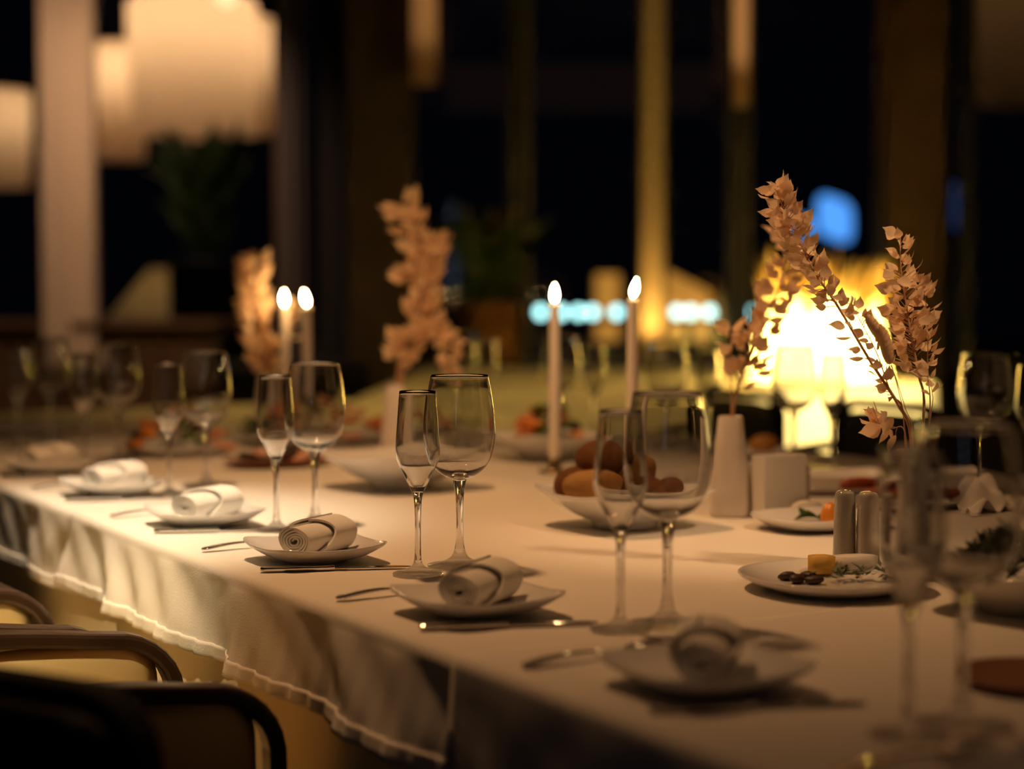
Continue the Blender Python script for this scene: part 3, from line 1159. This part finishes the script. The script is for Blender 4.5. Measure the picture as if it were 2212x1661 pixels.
# right-hand side dishes
r1 = platter(1800, 1272, .118, .118, 'round white plate with cheese and herbs in front of the two shakers', depth=.016, name='round_plate', p=2.2)
c = r1.location
cw = lambda px, py, dz: at(px, py, TZ + dz)
food('cheese_cube', 'yellow cheese cube on the plate before the shakers', 'cheese', slab(.034, .03, .022, 3), M['cheese'], cw(1772, 1236, .009))
food('white_cheese_block', 'white cheese block on the plate before the shakers', 'cheese', slab(.055, .034, .020, 4), M['white_cheese'], cw(1850, 1232, .009), .2)
for k, (px, py) in enumerate([(1700, 1244), (1722, 1250), (1745, 1243), (1760, 1252)]):
    food('roast_piece', 'dark roasted piece, number %s from the left on the plate before the shakers' % ('one', 'two', 'three', 'four')[k], 'meat', blob(.013, .009, .006, 60 + k, .2), M['darkbit'], cw(px, py, .011), k, 'dark roasted pieces on the round plate')
hb = MB()
rh = random.Random(5)
for k in range(90):
    q = Vector((rh.gauss(0, .028), rh.gauss(0, .008), rh.uniform(.002, .014)))
    d = Vector((rh.uniform(-1, 1), rh.uniform(-1, 1), rh.uniform(-.1, .6))).normalized()
    s_ = d.cross(Vector((0, 0, 1))).normalized() * .0028
    hb.add([q, q + d * .006 + s_, q + d * .014, q + d * .006 - s_], [(0, 1, 2, 3)])
o = food('chopped_herbs', 'dark green chopped herbs along the front of the plate before the shakers', 'herbs', hb, M['herb'], cw(1862, 1250, .008))
o['kind'] = 'stuff'
hb2 = MB()
for k in range(420):
    th_, rr_ = rh.uniform(0, 2 * PI), math.sqrt(rh.random()) * .075
    q = Vector((rr_ * math.cos(th_), rr_ * math.sin(th_), (.055 - rr_ * .55) * rh.uniform(.5, 1.1)))
    d = Vector((rh.uniform(-1, 1), rh.uniform(-1, 1), rh.uniform(-.1, .9))).normalized()
    s_ = d.cross(Vector((0, 0, 1))).normalized() * .005
    hb2.add([q, q + d * .012 + s_, q + d * .026, q + d * .012 - s_], [(0, 1, 2, 3)])
o = food('herb_salad', 'heap of dark green herb leaves in the bowl at the right edge', 'herbs', hb2, M['herb'], b4.location + Vector((0, 0, .04)))
o['kind'] = 'stuff'


def shaker(px, py, label, holes):
    t = thing('salt_shaker', label, 'shaker', at(px, py, TZ), 0, 'pair of white shakers')
    MB().lathe(smooth_profile([(.0003, 0), (.0155, 0), (.0165, .002), (.0162, .02), (.0150, .07), (.0142, .096), (.0125, .1030), (.008, .1055), (.0003, .1062)], 5), 32).obj('body', M['shaker'], t)
    for k in range(holes):
        a = 2 * PI * k / holes
        MB().lathe([(.0001, .1045), (.0009, .1045), (.0009, .1064), (.0001, .1064)], 8, (.004 * math.cos(a), .004 * math.sin(a), 0)).obj('hole', M['wick'], t)
    return t


shaker(1824, 1222, 'white ceramic shaker on the left of the pair behind the round plate', 3)
shaker(1874, 1226, 'white ceramic shaker on the right of the pair behind the round plate', 1)

# napkin holder with a block of paper napkins
nh = thing('napkin_holder', 'white upright napkin holder right of the blurred white vase', 'napkin holder', at(1682, 1108, TZ), R(20))
MB().box(-.045, .045, -.030, .030, 0, .006).obj('base', M['ceramic_matt'], nh, smooth=False, bevel=.002)
for s_ in (-1, 1):
    MB().box(-.045, .045, s_ * .027 - .003, s_ * .027 + .003, .006, .085).obj('side_plate', M['ceramic_matt'], nh, smooth=False, bevel=.002)
pk = thing('paper_napkin_stack', 'block of pale paper napkins standing in the white holder', 'napkins', at(1682, 1108, TZ + .007), R(20))
for k in range(10):
    MB().box(-.040, .040, -.0228 + .0046 * k, -.0228 + .0046 * k + .0038, 0, .098 + .002 * math.sin(k * 2)).obj('paper_napkin', M['napkin'], pk, smooth=False)

o = platter(1762, 1140, .10, .085, 'white plate with an orange wedge and greens right of the napkin holder', depth=.018, name='oval_plate', p=3)
food('orange_wedge', 'orange wedge standing on the white plate left of the shakers', 'fruit', blob(.016, .010, .026, 8, .08), M['pepper'], cw(1792, 1118, .024) , .4)
food('green_leaf_garnish', 'dark green leaf beside the orange wedge', 'lettuce', leafy(.028, 77), M['herb'], cw(1755, 1118, .012), .3)
food('melon_slice', 'pale melon slice beside the orange wedge on the white plate', 'fruit', blob(.030, .012, .012, 9, .06), M['white_cheese'], cw(1742, 1095, .02), .3)


def rect_dish(px, py, hx, hy, h, label, rz=0):
    o = dish(hx, hy, h, .004, .6, p=9, base=.006, flat=.72).obj('rectangular_dish', M['ceramic'])
    o.location = at(px, py, TZ)
    o.rotation_euler = (0, 0, ROT + rz)
    return tag(o, label, 'dish', 'white rectangular dishes')


d1 = rect_dish(1812, 1062, .105, .07, .030, 'white rectangular dish behind the two shakers', R(-20))
d2 = rect_dish(2062, 1062, .06, .05, .032, 'small deep white dish beside the crumpled napkin', R(-25))
pl4 = platter(1970, 1098, .12, .09, 'white plate of red sausages seen through the nearest flute', depth=.012, name='oval_plate', p=2.6)
for k, (px, py, an) in enumerate([(1890, 1022, .25), (1892, 1052, .05), (1940, 1040, -.2), (1980, 1060, .3), (2050, 1085, -.35)]):
    food('sausage', 'dark red sausage, %s along the plate behind the nearest flute' % ('first', 'second', 'third', 'fourth', 'fifth')[k], 'sausage',
         MB().tube([(-.04, 0, 0), (-.036, 0, .001), (-.02, 0, .003), (.0, 0, .004), (.02, 0, .003), (.036, 0, .001), (.04, 0, 0)], [.003, .008, .0105, .011, .0105, .008, .003], 12), M['sausage'],
         Vector(pl4.location) + Vector((-.085 + .04 * k, .03 - .014 * k, .022 + (.016 if k in (0, 2) else 0))), an, 'red sausages on a plate')
# crumpled napkin
def crumple(i, j):
    x, y = (i - .5) * .19, (j - .5) * .15
    r = math.hypot(x, y * 1.2)
    z = max(0, .052 - r * .5) + .016 * math.sin(x * 85 + 40 * y) * math.cos(y * 60 + 1) + .010 * math.sin(y * 120 + x * 50)
    return (x * (.75 + 2 * abs(y)), y, max(.0015, z + .004))


cn = MB().grid(crumple, 34, 28)
o = food('crumpled_napkin', 'crumpled white napkin at the right behind the small deep dish', 'napkin', cn, M['napkin'], at(2135, 1105, TZ), .4)
md = o.modifiers.new('s', 'SOLIDIFY')
md.thickness = .0015
md.offset = 1
# bun on small plate at the far side
sp = platter(1650, 985, .07, .07, 'small plate with a bun on the far side of the table', depth=.01, name='round_plate', p=2)
food('round_bun', 'brown round bun on the small plate across the table', 'bread', blob(.034, .034, .022, 12, .06, 3), M['crustl'], sp.location + Vector((0, 0, .028)))
shade_disc = platter(2235, 1478, .075, .075, 'brown disc in place of a dish shadow, cut off by the right edge', depth=.006, m='board', name='round_plate', p=2)  # flat brown disc stands in for a cast shadow on the cloth


# ------------------------------------------------------------------ armchairs
def sweep_rect(path, w, th, yc=0.0):
    """path in XZ, rectangle width w along Y and thickness th"""
    mb = MB()
    n = len(path)
    vs, fs = [], []
    for i, (x, z) in enumerate(path):
        a = Vector(path[min(i + 1, n - 1)]) - Vector(path[max(i - 1, 0)])
        a.normalize()
        nx, nz = -a.y, a.x
        for (dy, dn) in ((-w / 2, -th / 2), (w / 2, -th / 2), (w / 2, th / 2), (-w / 2, th / 2)):
            vs.append((x + nx * dn, yc + dy, z + nz * dn))
    for i in range(n - 1):
        for k in range(4):
            k2 = (k + 1) % 4
            fs.append((i * 4 + k, i * 4 + k2, (i + 1) * 4 + k2, (i + 1) * 4 + k))
    fs.append((3, 2, 1, 0))
    e = (n - 1) * 4
    fs.append((e, e + 1, e + 2, e + 3))
    return mb.add(vs, fs)


def pad(hx, hz, th, p=5):
    """bulged cushion in XZ, thickness along Y"""
    mb = MB()
    seg, rows = 40, 8
    vs = [(0, -th, 0)]
    for s_ in (-1,):
        pass
    rings = []
    for j in range(1, rows + 1):
        t = j / rows
        y = -th * (1 - t ** 3) ** .6 if t < 1 else 0
        rings.append([(hx * superr(2 * PI * k / seg, 1, p if t > .4 else 2) * t * math.cos(2 * PI * k / seg), y, hz * superr(2 * PI * k / seg, 1, p if t > .4 else 2) * t * math.sin(2 * PI * k / seg)) for k in range(seg)])
    rings2 = [[(x, -y, z) for x, y, z in r_] for r_ in reversed(rings[:-1])]
    allr = rings + rings2
    vs = []
    for r_ in allr:
        vs += r_
    fs = []
    for i in range(len(allr) - 1):
        for k in range(seg):
            k2 = (k + 1) % seg
            fs.append((i * seg + k, i * seg + k2, (i + 1) * seg + k2, (i + 1) * seg + k))
    fs.append(tuple(reversed(range(seg))))
    fs.append(tuple(range((len(allr) - 1) * seg, len(allr) * seg)))
    return mb.add(vs, fs)


def armchair(name, label, padm, group, fr='frame'):
    t = thing(name, label, 'chair', (0, 0, 0), 0, group)
    path = [(-.175, .684), (-.12, .682), (-.05, .677), (.02, .670), (.065, .664)]
    cx, cz, r = .10, .575, .085
    path += [(cx + r * math.sin(a) * 1.05, cz + r * math.cos(a)) for a in [R(12 * k) for k in range(0, 8)]]
    path += [(.190, .52), (.188, .44)]
    for s_ in (-1, 1):
        sweep_rect(path, .036, .022, s_ * .178).obj('arm', M[fr], t, smooth=False, bevel=.006)
        sweep_rect([(.188, .44), (.184, .2), (.178, 0)], .032, .028, s_ * .178).obj('leg', M[fr], t, smooth=False, bevel=.004)
        sweep_rect([(-.168, .44), (-.175, .2), (-.19, 0)], .032, .028, s_ * .178).obj('leg', M[fr], t, smooth=False, bevel=.004)
        o = pad(.165, .105, .016).obj('arm_panel', padm, t)
        o.location = (.0, s_ * .178, .556)
        MB().box(-.172, .172, s_ * .178 - .01, s_ * .178 + .01, .425, .45).obj('side_rail', M[fr], t, smooth=False, bevel=.003)
    MB().box(-.165, .175, -.165, .165, .40, .432).obj('seat_frame', M[fr], t, smooth=False, bevel=.004)
    o = pad(.165, .158, .035, 6).obj('seat', padm, t)
    o.rotation_euler = (R(90), 0, 0)
    o.location = (.005, 0, .452)
    # back: inverted U frame, pad, outer shell, slightly raked
    bpth = [(-.185, .42), (-.188, .58), (-.186, .705)]
    bpth += [(-.186 + .06 - .06 * math.cos(a), .735 + .06 * math.sin(a)) for a in [R(15 * k) for k in range(0, 7)]]
    bpth += [(-x, z) for x, z in reversed(bpth)]
    bf = sweep_rect(bpth, .034, .022).obj('back_frame', M[fr], t, smooth=False, bevel=.005)
    bf.rotation_euler = (0, 0, R(90))
    bf.location = (-.185, 0, 0)
    o = pad(.168, .158, .026, 6).obj('backrest', padm, t)
    o.rotation_euler = (0, 0, R(90))
    o.location = (-.172, 0, .620)
    MB().box(-.205, -.197, -.172, .172, .45, .770).obj('back_shell', M['black'], t, smooth=False, bevel=.003)
    return t


CN = .592
a_ = ROT + R(30)
fwd = Vector((math.cos(a_), math.sin(a_), 0))
lat = Vector((-fwd.y, fwd.x, 0))
chd = armchair('armchair', 'black armchair turned askew, its dark back nearest the camera', M['black'], 'armchairs along the seated edge', 'blackframe')
chd.location = Vector((-.312, 1.405, 0)) + fwd * .185 + lat * .178
chd.rotation_euler = (0, 0, a_)
chd.scale = (1, 1, .995)
for o in kids(chd):
    if o.name.split('.')[0] == 'arm':
        o.scale = (1, 1, .92)
    elif o.name.split('.')[0] == 'arm_panel':
        o.location.z -= .045
        o.scale = (1, 1, .85)
ch0 = armchair('armchair', 'dark wood armchair with shaded side panel, second nearest the camera', M['cream'], 'armchairs along the seated edge')
ch0.location = P(CN + .012, 1.905 + .178, 0)
ch0.rotation_euler = (0, 0, ROT)
dup(ch0, P(CN - .04, 2.345 + .178, 0), ROT, 'dark wood armchair whose cream leather panel catches the light')
dup(ch0, P(CN - .045, 2.78 + .178, 0), ROT, 'dark wood armchair farthest along the row, only an arm corner showing')
FC = 2.985
chf = armchair('armchair', 'black armchair across the table, in front of the cone lamp at its left', M['black'], 'black armchairs across the table', 'blackframe')
chf.location = P(FC, 4.03, 0)
chf.rotation_euler = (0, 0, ROT + PI)
chf.scale = (1, 1, 1.05)
dup(chf, P(FC, 3.40, 0), ROT + PI, 'black armchair across the table, behind the sharp dried branches')
dup(chf, P(FC, 2.90, 0), ROT + PI, 'black armchair across the table at the right edge of the picture')
dup(chf, Vector((X(680, 6.95), 6.95, 0)), R(200), 'black armchair standing in the dark behind the far table end', 'armchairs beyond the table')
dup(chf, P(1.15, 5.86, 0), ROT - PI / 2, 'black armchair at the head of the table, far left', 'armchairs beyond the table')

# ------------------------------------------------------------------ serving table with the cone lamp
bt = thing('serving_table', 'long rounded serving table under white cloth behind the black chairs', 'table', (0, 0, 0))
BX0, BX1, BY0, BY1 = X(822, 7.4), X(2085, 6.9), 6.32, 8.8


def stadium(k, n, inset=0.0):
    """outline with rounded right end"""
    pts = []
    cy = (BY0 + BY1) / 2
    hy = (BY1 - BY0) / 2 - inset
    rx = .9 - inset
    cx = BX1 - .9
    pts = [(BX0 + inset, cy + hy), (BX0 + inset, cy - hy)]
    m = 12
    for j in range(m + 1):
        pts.append((BX0 + inset + (cx - BX0 - inset) * j / m, cy - hy))
    for j in range(1, 24):
        a = -PI / 2 + PI * j / 24
        pts.append((cx + rx * math.cos(a), cy + hy * math.sin(a)))
    for j in range(m + 1):
        pts.append((cx + (BX0 + inset - cx) * j / m, cy + hy))
    return pts


def prism_z(pts, z0, z1):
    return prism(pts, z0, z1)


ins = stadium(0, 0, .03)[1:-1]
prism_z(ins, .70, .738).obj('tabletop', M['darkwood'], bt, smooth=False)
for (x, y) in ((BX0 + .2, BY0 + .2), (BX0 + .2, BY1 - .2), (BX1 - 1.0, BY0 + .2), (BX1 - 1.0, BY1 - .2)):
    MB().lathe([(.03, 0), (.03, .7)], 10, (x, y, 0)).obj('leg', M['frame'], bt)
bc = thing('tablecloth', 'white floor-length cloth on the serving table, glowing under the cone lamp', 'tablecloth')
out = stadium(0, 0)[1:-1]
n = len(out)
mb = MB()
rows = [.750, .742, .5, .25, .01]
vs = []
for j, z in enumerate(rows):
    for i, (x, y) in enumerate(out):
        w = (.02 * math.sin(i * 2.1) if j > 1 else 0) * (j / 4)
        cxm, cym = 0.8, (BY0 + BY1) / 2
        d = Vector((x - cxm, y - cym)).normalized()
        vs.append((x + d.x * w - (d.x * .006 if j == 0 else 0), y + d.y * w - (d.y * .006 if j == 0 else 0), z))
fs = [tuple(range(n))]
for j in range(len(rows) - 1):
    for i in range(n):
        fs.append((j * n + i, j * n + (i + 1) % n, (j + 1) * n + (i + 1) % n, (j + 1) * n + i))
mb.add(vs, fs)
mb.obj('cloth', M['cloth'], bc, angle=50)

LY = 7.3
lc = Vector((X(1772, LY), LY, .7505))
lamp = thing('cone_lamp', 'big glowing cone shaped lamp with spiky golden leaves on top', 'lamp', lc)
hh = dep(1772, 640, LY).z - .7505
MB().lathe([(.30, .0), (.27, .14), (.255, .28), (.248, hh)], 40, cap0=False, cap1=False).obj('shade', M['cone'], lamp)
MB().lathe([(.001, .015), (.31, .015), (.31, .0), (.001, .0)], 40).obj('base', M['brass'], lamp)
for k in range(3):
    a = 2 * PI * k / 3 + .5
    MB().lathe([(.001, .06), (.03, .075), (.04, .10), (.03, .135), (.012, .155), (.012, .17), (.001, .17)], 16, (.10 * math.cos(a), .10 * math.sin(a), 0)).obj('bulb', M['bulb_cone'], lamp)
rs = random.Random(11)
sb = lc
for k in range(64):
    a = 2 * PI * k / 64 + rs.uniform(-.1, .1)
    r_ = .235 * math.sqrt(rs.uniform(.25, 1))
    L = rs.uniform(.20, .36) * (1.1 - .30 * r_ / .235)
    tip = Vector((math.cos(a) * .42 * r_ / .2, math.sin(a) * .42 * r_ / .2, 1)).normalized()
    o = bpy.data.objects.new('leaf', None)
    bpy.data.objects.remove(o)
    base_ = Vector((r_ * math.cos(a), r_ * math.sin(a), hh - .10))
    s_ = tip.cross(Vector((math.sin(a * 3), math.cos(a * 3), 0))).normalized() * .022
    nn = tip.cross(s_).normalized() * .004
    MB().add([base_ - s_ * .6, base_ + nn, base_ + s_ * .6, base_ + tip * L * .5 - s_, base_ + tip * L * .5 + nn, base_ + tip * L * .5 + s_, base_ + tip * L],
             [(0, 1, 4, 3), (1, 2, 5, 4), (3, 4, 6), (4, 5, 6)]).obj('spiky_leaf', M['spike'], lamp)


# ------------------------------------------------------------------ pendants, lanterns, plants and lights beyond the glass
def pendant(label, px0, px1, py0, py1, Y, bulb='bulb', taper=.93, ceil=3.5, shoulder=0.0, bz=.72, group='drum pendant lamps behind the window'):
    x = X((px0 + px1) / 2, Y)
    r = abs(X(px1, Y) - X(px0, Y)) / 2
    z1 = dep(1106, py0, Y).z
    z0 = dep(1106, py1, Y).z
    t = thing('pendant_lamp', label, 'pendant lamp', (x, Y, z0), 0, group)
    h = z1 - z0
    prof = [(r * taper, 0), (r * .97, h * .4), (r, h * .8), (r, h - shoulder)]
    if shoulder:
        prof += [(r * .93, h - shoulder * .4), (r * .80, h)]
    MB().lathe(prof, 40, cap0=False, cap1=False).obj('shade', M['shade'], t)
    top = prof[-1][0]
    MB().lathe([(top, h - .004), (.03, h - .004), (.03, h + .004), (top, h + .004)], 40, cap0=False, cap1=False).obj('top_disc', M['shade'], t)
    MB().lathe(smooth_profile([(.001, h * .46), (.010, h * .50), (.026, h * .70), (.050, h * .90), (.030, h * .955), (.001, h * .96)], 3), 16).obj('bulb', M[bulb], t)
    MB().tube([(0, 0, h * .955), (0, 0, ceil - z0)], .006, 6).obj('cord', M['wick'], t)
    return t


pendant('biggest drum pendant lamp, glowing peach, right of the pale post', 284, 562, -15, 292, 11.5, shoulder=.10)
pendant('small drum pendant lamp tucked between the pale post and the biggest one', 196, 322, 98, 345, 12.2, bulb='bulb_small')
pendant('drum pendant lamp showing behind the right side of the biggest one', 448, 598, 44, 292, 12.4, bulb='bulb_small')
pendant('drum pendant lamp at the left picture edge beyond the pale post', -95, 72, 198, 402, 11.5, bulb='bulb_small')
pendant('dim brown drum pendant lamp in the upper right corner', 2090, 2420, -150, 218, 11.5, bulb='bulb_dim', bz=.6)


def slim(label, px0, px1, py1, Y, z1):
    x = X((px0 + px1) / 2, Y)
    r = abs(X(px1, Y) - X(px0, Y)) / 2
    z0 = dep(1106, py1, Y).z
    t = thing('tube_pendant', label, 'pendant lamp', (x, Y, z0), 0, 'slim tube pendants')
    MB().lathe([(r, 0), (r, z1 - z0)], 24, cap0=False, cap1=True).obj('shade', M['shade'], t)
    MB().lathe([(.001, .25 * (z1 - z0)), (.006, .28 * (z1 - z0)), (.008, .88 * (z1 - z0)), (.001, .9 * (z1 - z0))], 12).obj('bulb', M['bulb_dim'], t)
    MB().tube([(0, 0, z1 - z0), (0, 0, 3.2 - z0)], .006, 6).obj('cord', M['wick'], t)


slim('slim tan tube pendant hanging beside the wide brown pillar', 893, 945, 182, 9.3, 3.0)
slim('faint slim glowing tube in place of a reflection, right of the golden window post', 1580, 1612, 230, 9.6, 3.0)  # added glowing tube stands in for a faint reflection

# outdoor counter carrying the lanterns
ct = thing('outdoor_counter', 'dark low counter outside the windows carrying lanterns', 'counter', (0, 0, 0))
MB().box(-3.2, 4.0, 11.8, 12.6, .74, .79).obj('worktop', M['dark'], ct, smooth=False, bevel=.005)
MB().box(-3.1, 3.9, 11.9, 12.5, -.05, .74).obj('body', M['dark'], ct, smooth=False)


def lantern(label, px0, px1, py0, py1, Y, slant=0.0):
    x0, x1 = X(px0, Y), X(px1, Y)
    h = dep(1106, py0, Y).z - .79
    w = x1 - x0
    t = thing('paper_lantern', label, 'lantern', ((x0 + x1) / 2, Y, .79), 0, 'square lanterns on the counter')
    k = w / 2
    MB().add([(-k, -k, .01), (k, -k, .01), (k, k, .01), (-k, k, .01), (-k, -k, h), (k, -k, h - slant), (k, k, h - slant), (-k, k, h)],
             [(3, 2, 1, 0), (4, 5, 6, 7), (0, 1, 5, 4), (1, 2, 6, 5), (2, 3, 7, 6), (3, 0, 4, 7)]).obj('paper', M['lantern'], t, smooth=False)
    for sx in (-1, 1):
        for sy in (-1, 1):
            MB().box(sx * k - .006, sx * k + .006, sy * k - .006, sy * k + .006, 0, h - (slant if sx > 0 else 0)).obj('frame_bar', M['dark'], t, smooth=False)


lantern('narrow golden paper lantern left of the golden post', 1284, 1338, 592, 738, 12.2)
lantern('wide golden lantern with a slanted top right of the golden post', 1432, 1528, 582, 736, 12.2, .16)

# row of cyan globe lamps on a rail
rail = thing('garden_rail', 'dark garden rail carrying the row of cyan globe lamps', 'railing', (0, 11.2, 0))
MB().box(-1.6, 3.0, -.03, .03, .945, .975).obj('top_rail', M['dark'], rail, smooth=False)
for k in range(6):
    MB().box(-1.55 + .9 * k - .025, -1.55 + .9 * k + .025, -.025, .025, -.05, .945).obj('post', M['dark'], rail, smooth=False)
for k, px in enumerate((1168, 1212, 1250, 1280, 1332, 1462, 1492, 1532, 1588, 1616)):
    o = MB().lathe(smooth_profile([(.001, 0), (.02, .004), (.032, .035), (.024, .06), (.001, .068)], 4), 16).obj('globe_lamp', M['cyan'])
    o.location = (X(px, 11.2), 11.2, .977)
    tag(o, 'cyan globe lamp, %s from the left in the row on the garden rail' % ('first', 'second', 'third', 'fourth', 'fifth', 'sixth', 'seventh', 'eighth', 'ninth', 'last')[k], 'globe lamp', 'cyan globe lamps on the rail')


def sign(label, px, py, w, h, Y, m, rz=0, pole=True):
    c_ = dep(px, py, Y)
    t = thing('light_sign', label, 'sign', (c_.x, Y, -.05), 0, 'blue lit signs outside')
    W2, H2 = X(px + w / 2, Y) - X(px - w / 2, Y), h / FPX * Y
    pts = [(superr(2 * PI * k / 32, 1, 4) * math.cos(2 * PI * k / 32) * W2 / 2, superr(2 * PI * k / 32, 1, 4) * math.sin(2 * PI * k / 32) * H2 / 2 - .22 * superr(2 * PI * k / 32, 1, 4) * math.cos(2 * PI * k / 32) * W2 / 2 * rz) for k in range(32)]
    pr = prism(pts, -.05, .05)
    pr.v = [(x, z, y + c_.z + .05) for x, y, z in pr.v]
    pr.obj('panel', M[m], t, smooth=False)
    MB().tube([(0, .08, 0), (0, .08, c_.z + .05)], .04, 8).obj('pole', M['dark'], t)


sign('bright blue glowing sign above the cone lamp', 1803, 472, 72, 88, 24, 'bluesign', 1.6)
sign('smaller blue glowing sign beside the bright one', 1738, 492, 34, 40, 24.5, 'bluesign', 1.0)
sign('faint blue sign in the dark left of the arching branch', 1592, 412, 26, 40, 26, 'bluedim')
sign('faint tall blue glow in place of a reflection, between brown pillar and right window', 2064, 445, 22, 95, 22, 'bluedim')  # glowing panel stands in for a blue reflection on the window frame


# plants
def potted(label, px0, px1, py0, py1, Y, zbase, n, Lr, spread, me, seed, lift=0.0, pm='pot'):
    x = X((px0 + px1) / 2, Y)
    r = (X(px1, Y) - X(px0, Y)) / 2
    h = dep(1106, py0, Y).z - zbase
    t = thing('potted_plant', label, 'plant', (x, Y, zbase), 0)
    MB().lathe([(.001, 0), (r * .82, 0), (r * .88, .02), (r, h - .03), (r * 1.03, h - .03), (r * 1.03, h), (r * .92, h), (r * .9, h - .04), (.001, h - .04)], 32).obj('pot', M[pm], t)
    MB().lathe([(.001, h - .039), (r * .9, h - .036), (.001, h - .03)], 24).obj('soil', M['soil'], t)
    rr = random.Random(seed)
    for k in range(7):
        a = rr.uniform(0, 2 * PI)
        MB().tube([(0, 0, h - .035), (.3 * spread * math.cos(a), .3 * spread * math.sin(a), h + lift + Lr * .5), (.5 * spread * math.cos(a), .5 * spread * math.sin(a), h + lift + Lr)], .006, 5).obj('stem', M['stem'], t)
    for k in range(n):
        a = rr.uniform(0, 2 * PI)
        q = rr.random()
        d = Vector((math.cos(a) * spread * rr.uniform(.4, 1), math.sin(a) * spread * rr.uniform(.4, 1), Lr * rr.uniform(.3, 1))).normalized()
        o = bpy.data.objects.new('leaf', me)
        COL.objects.link(o)
        o.parent = t
        b = Vector((.45 * spread * q * math.cos(a), .45 * spread * q * math.sin(a), h - .03 + (lift + Lr * .7) * q))
        L = Lr * rr.uniform(.35, .6)
        qq = Quaternion(d, rr.uniform(-1, 1)) @ Vector((1, 0, 0)).rotation_difference(d)
        o.matrix_basis = Matrix.LocRotScale(b, qq, Vector((L, L * .5, L)))
    return t


potted('potted plant with long dark green leaves in a brown pot by the brown pillar', 985, 1130, 657, 790, 9.75, .741, 90, .55, .34, leafg_me, 4)
potted('dark leafy shrub in a tall black planter beyond the left window, top leaves lit', 366, 520, 560, 900, 10.75, -.05, 200, .62, .30, leafg_me, 9, .18, 'dark')
# small cone table lamp outside on a stand
st = thing('side_stand', 'dark stand beyond the left window under the small cone lamp', 'stand', (X(348, 11.4), 11.4, -.05))
MB().lathe([(.16, 0), (.16, .02), (.03, .04), (.03, .98), (.22, .99), (.22, 1.01)], 20).obj('column', M['dark'], st)
sl = thing('table_lamp', 'small golden cone table lamp low behind the left window', 'lamp', (X(348, 11.4), 11.4, .96))
MB().lathe([(.36, .01), (.30, .06), (.17, .22), (.07, .34)], 32, cap0=False, cap1=False).obj('shade', M['cone'], sl)
MB().lathe([(.001, .03), (.03, .04), (.035, .07), (.02, .11), (.001, .12)], 12).obj('bulb', M['bulb_dim'], sl)
MB().lathe([(.09, 0), (.09, .012), (.015, .018), (.015, .03)], 16).obj('base', M['brass'], sl)

# light bent through the glasses on to the cloths and plates
for o in bpy.data.objects:
    k = o.name.split('.')[0]
    if o.type == 'LIGHT' and o.data.type == 'SPOT':
        o.data.cycles.is_caustics_light = True
    elif o.type == 'MESH':
        if k in ('bowl', 'stem', 'foot'):
            o.cycles.is_caustics_caster = True
        elif k in ('cloth', 'square_plate', 'hem'):
            o.cycles.is_caustics_receiver = True
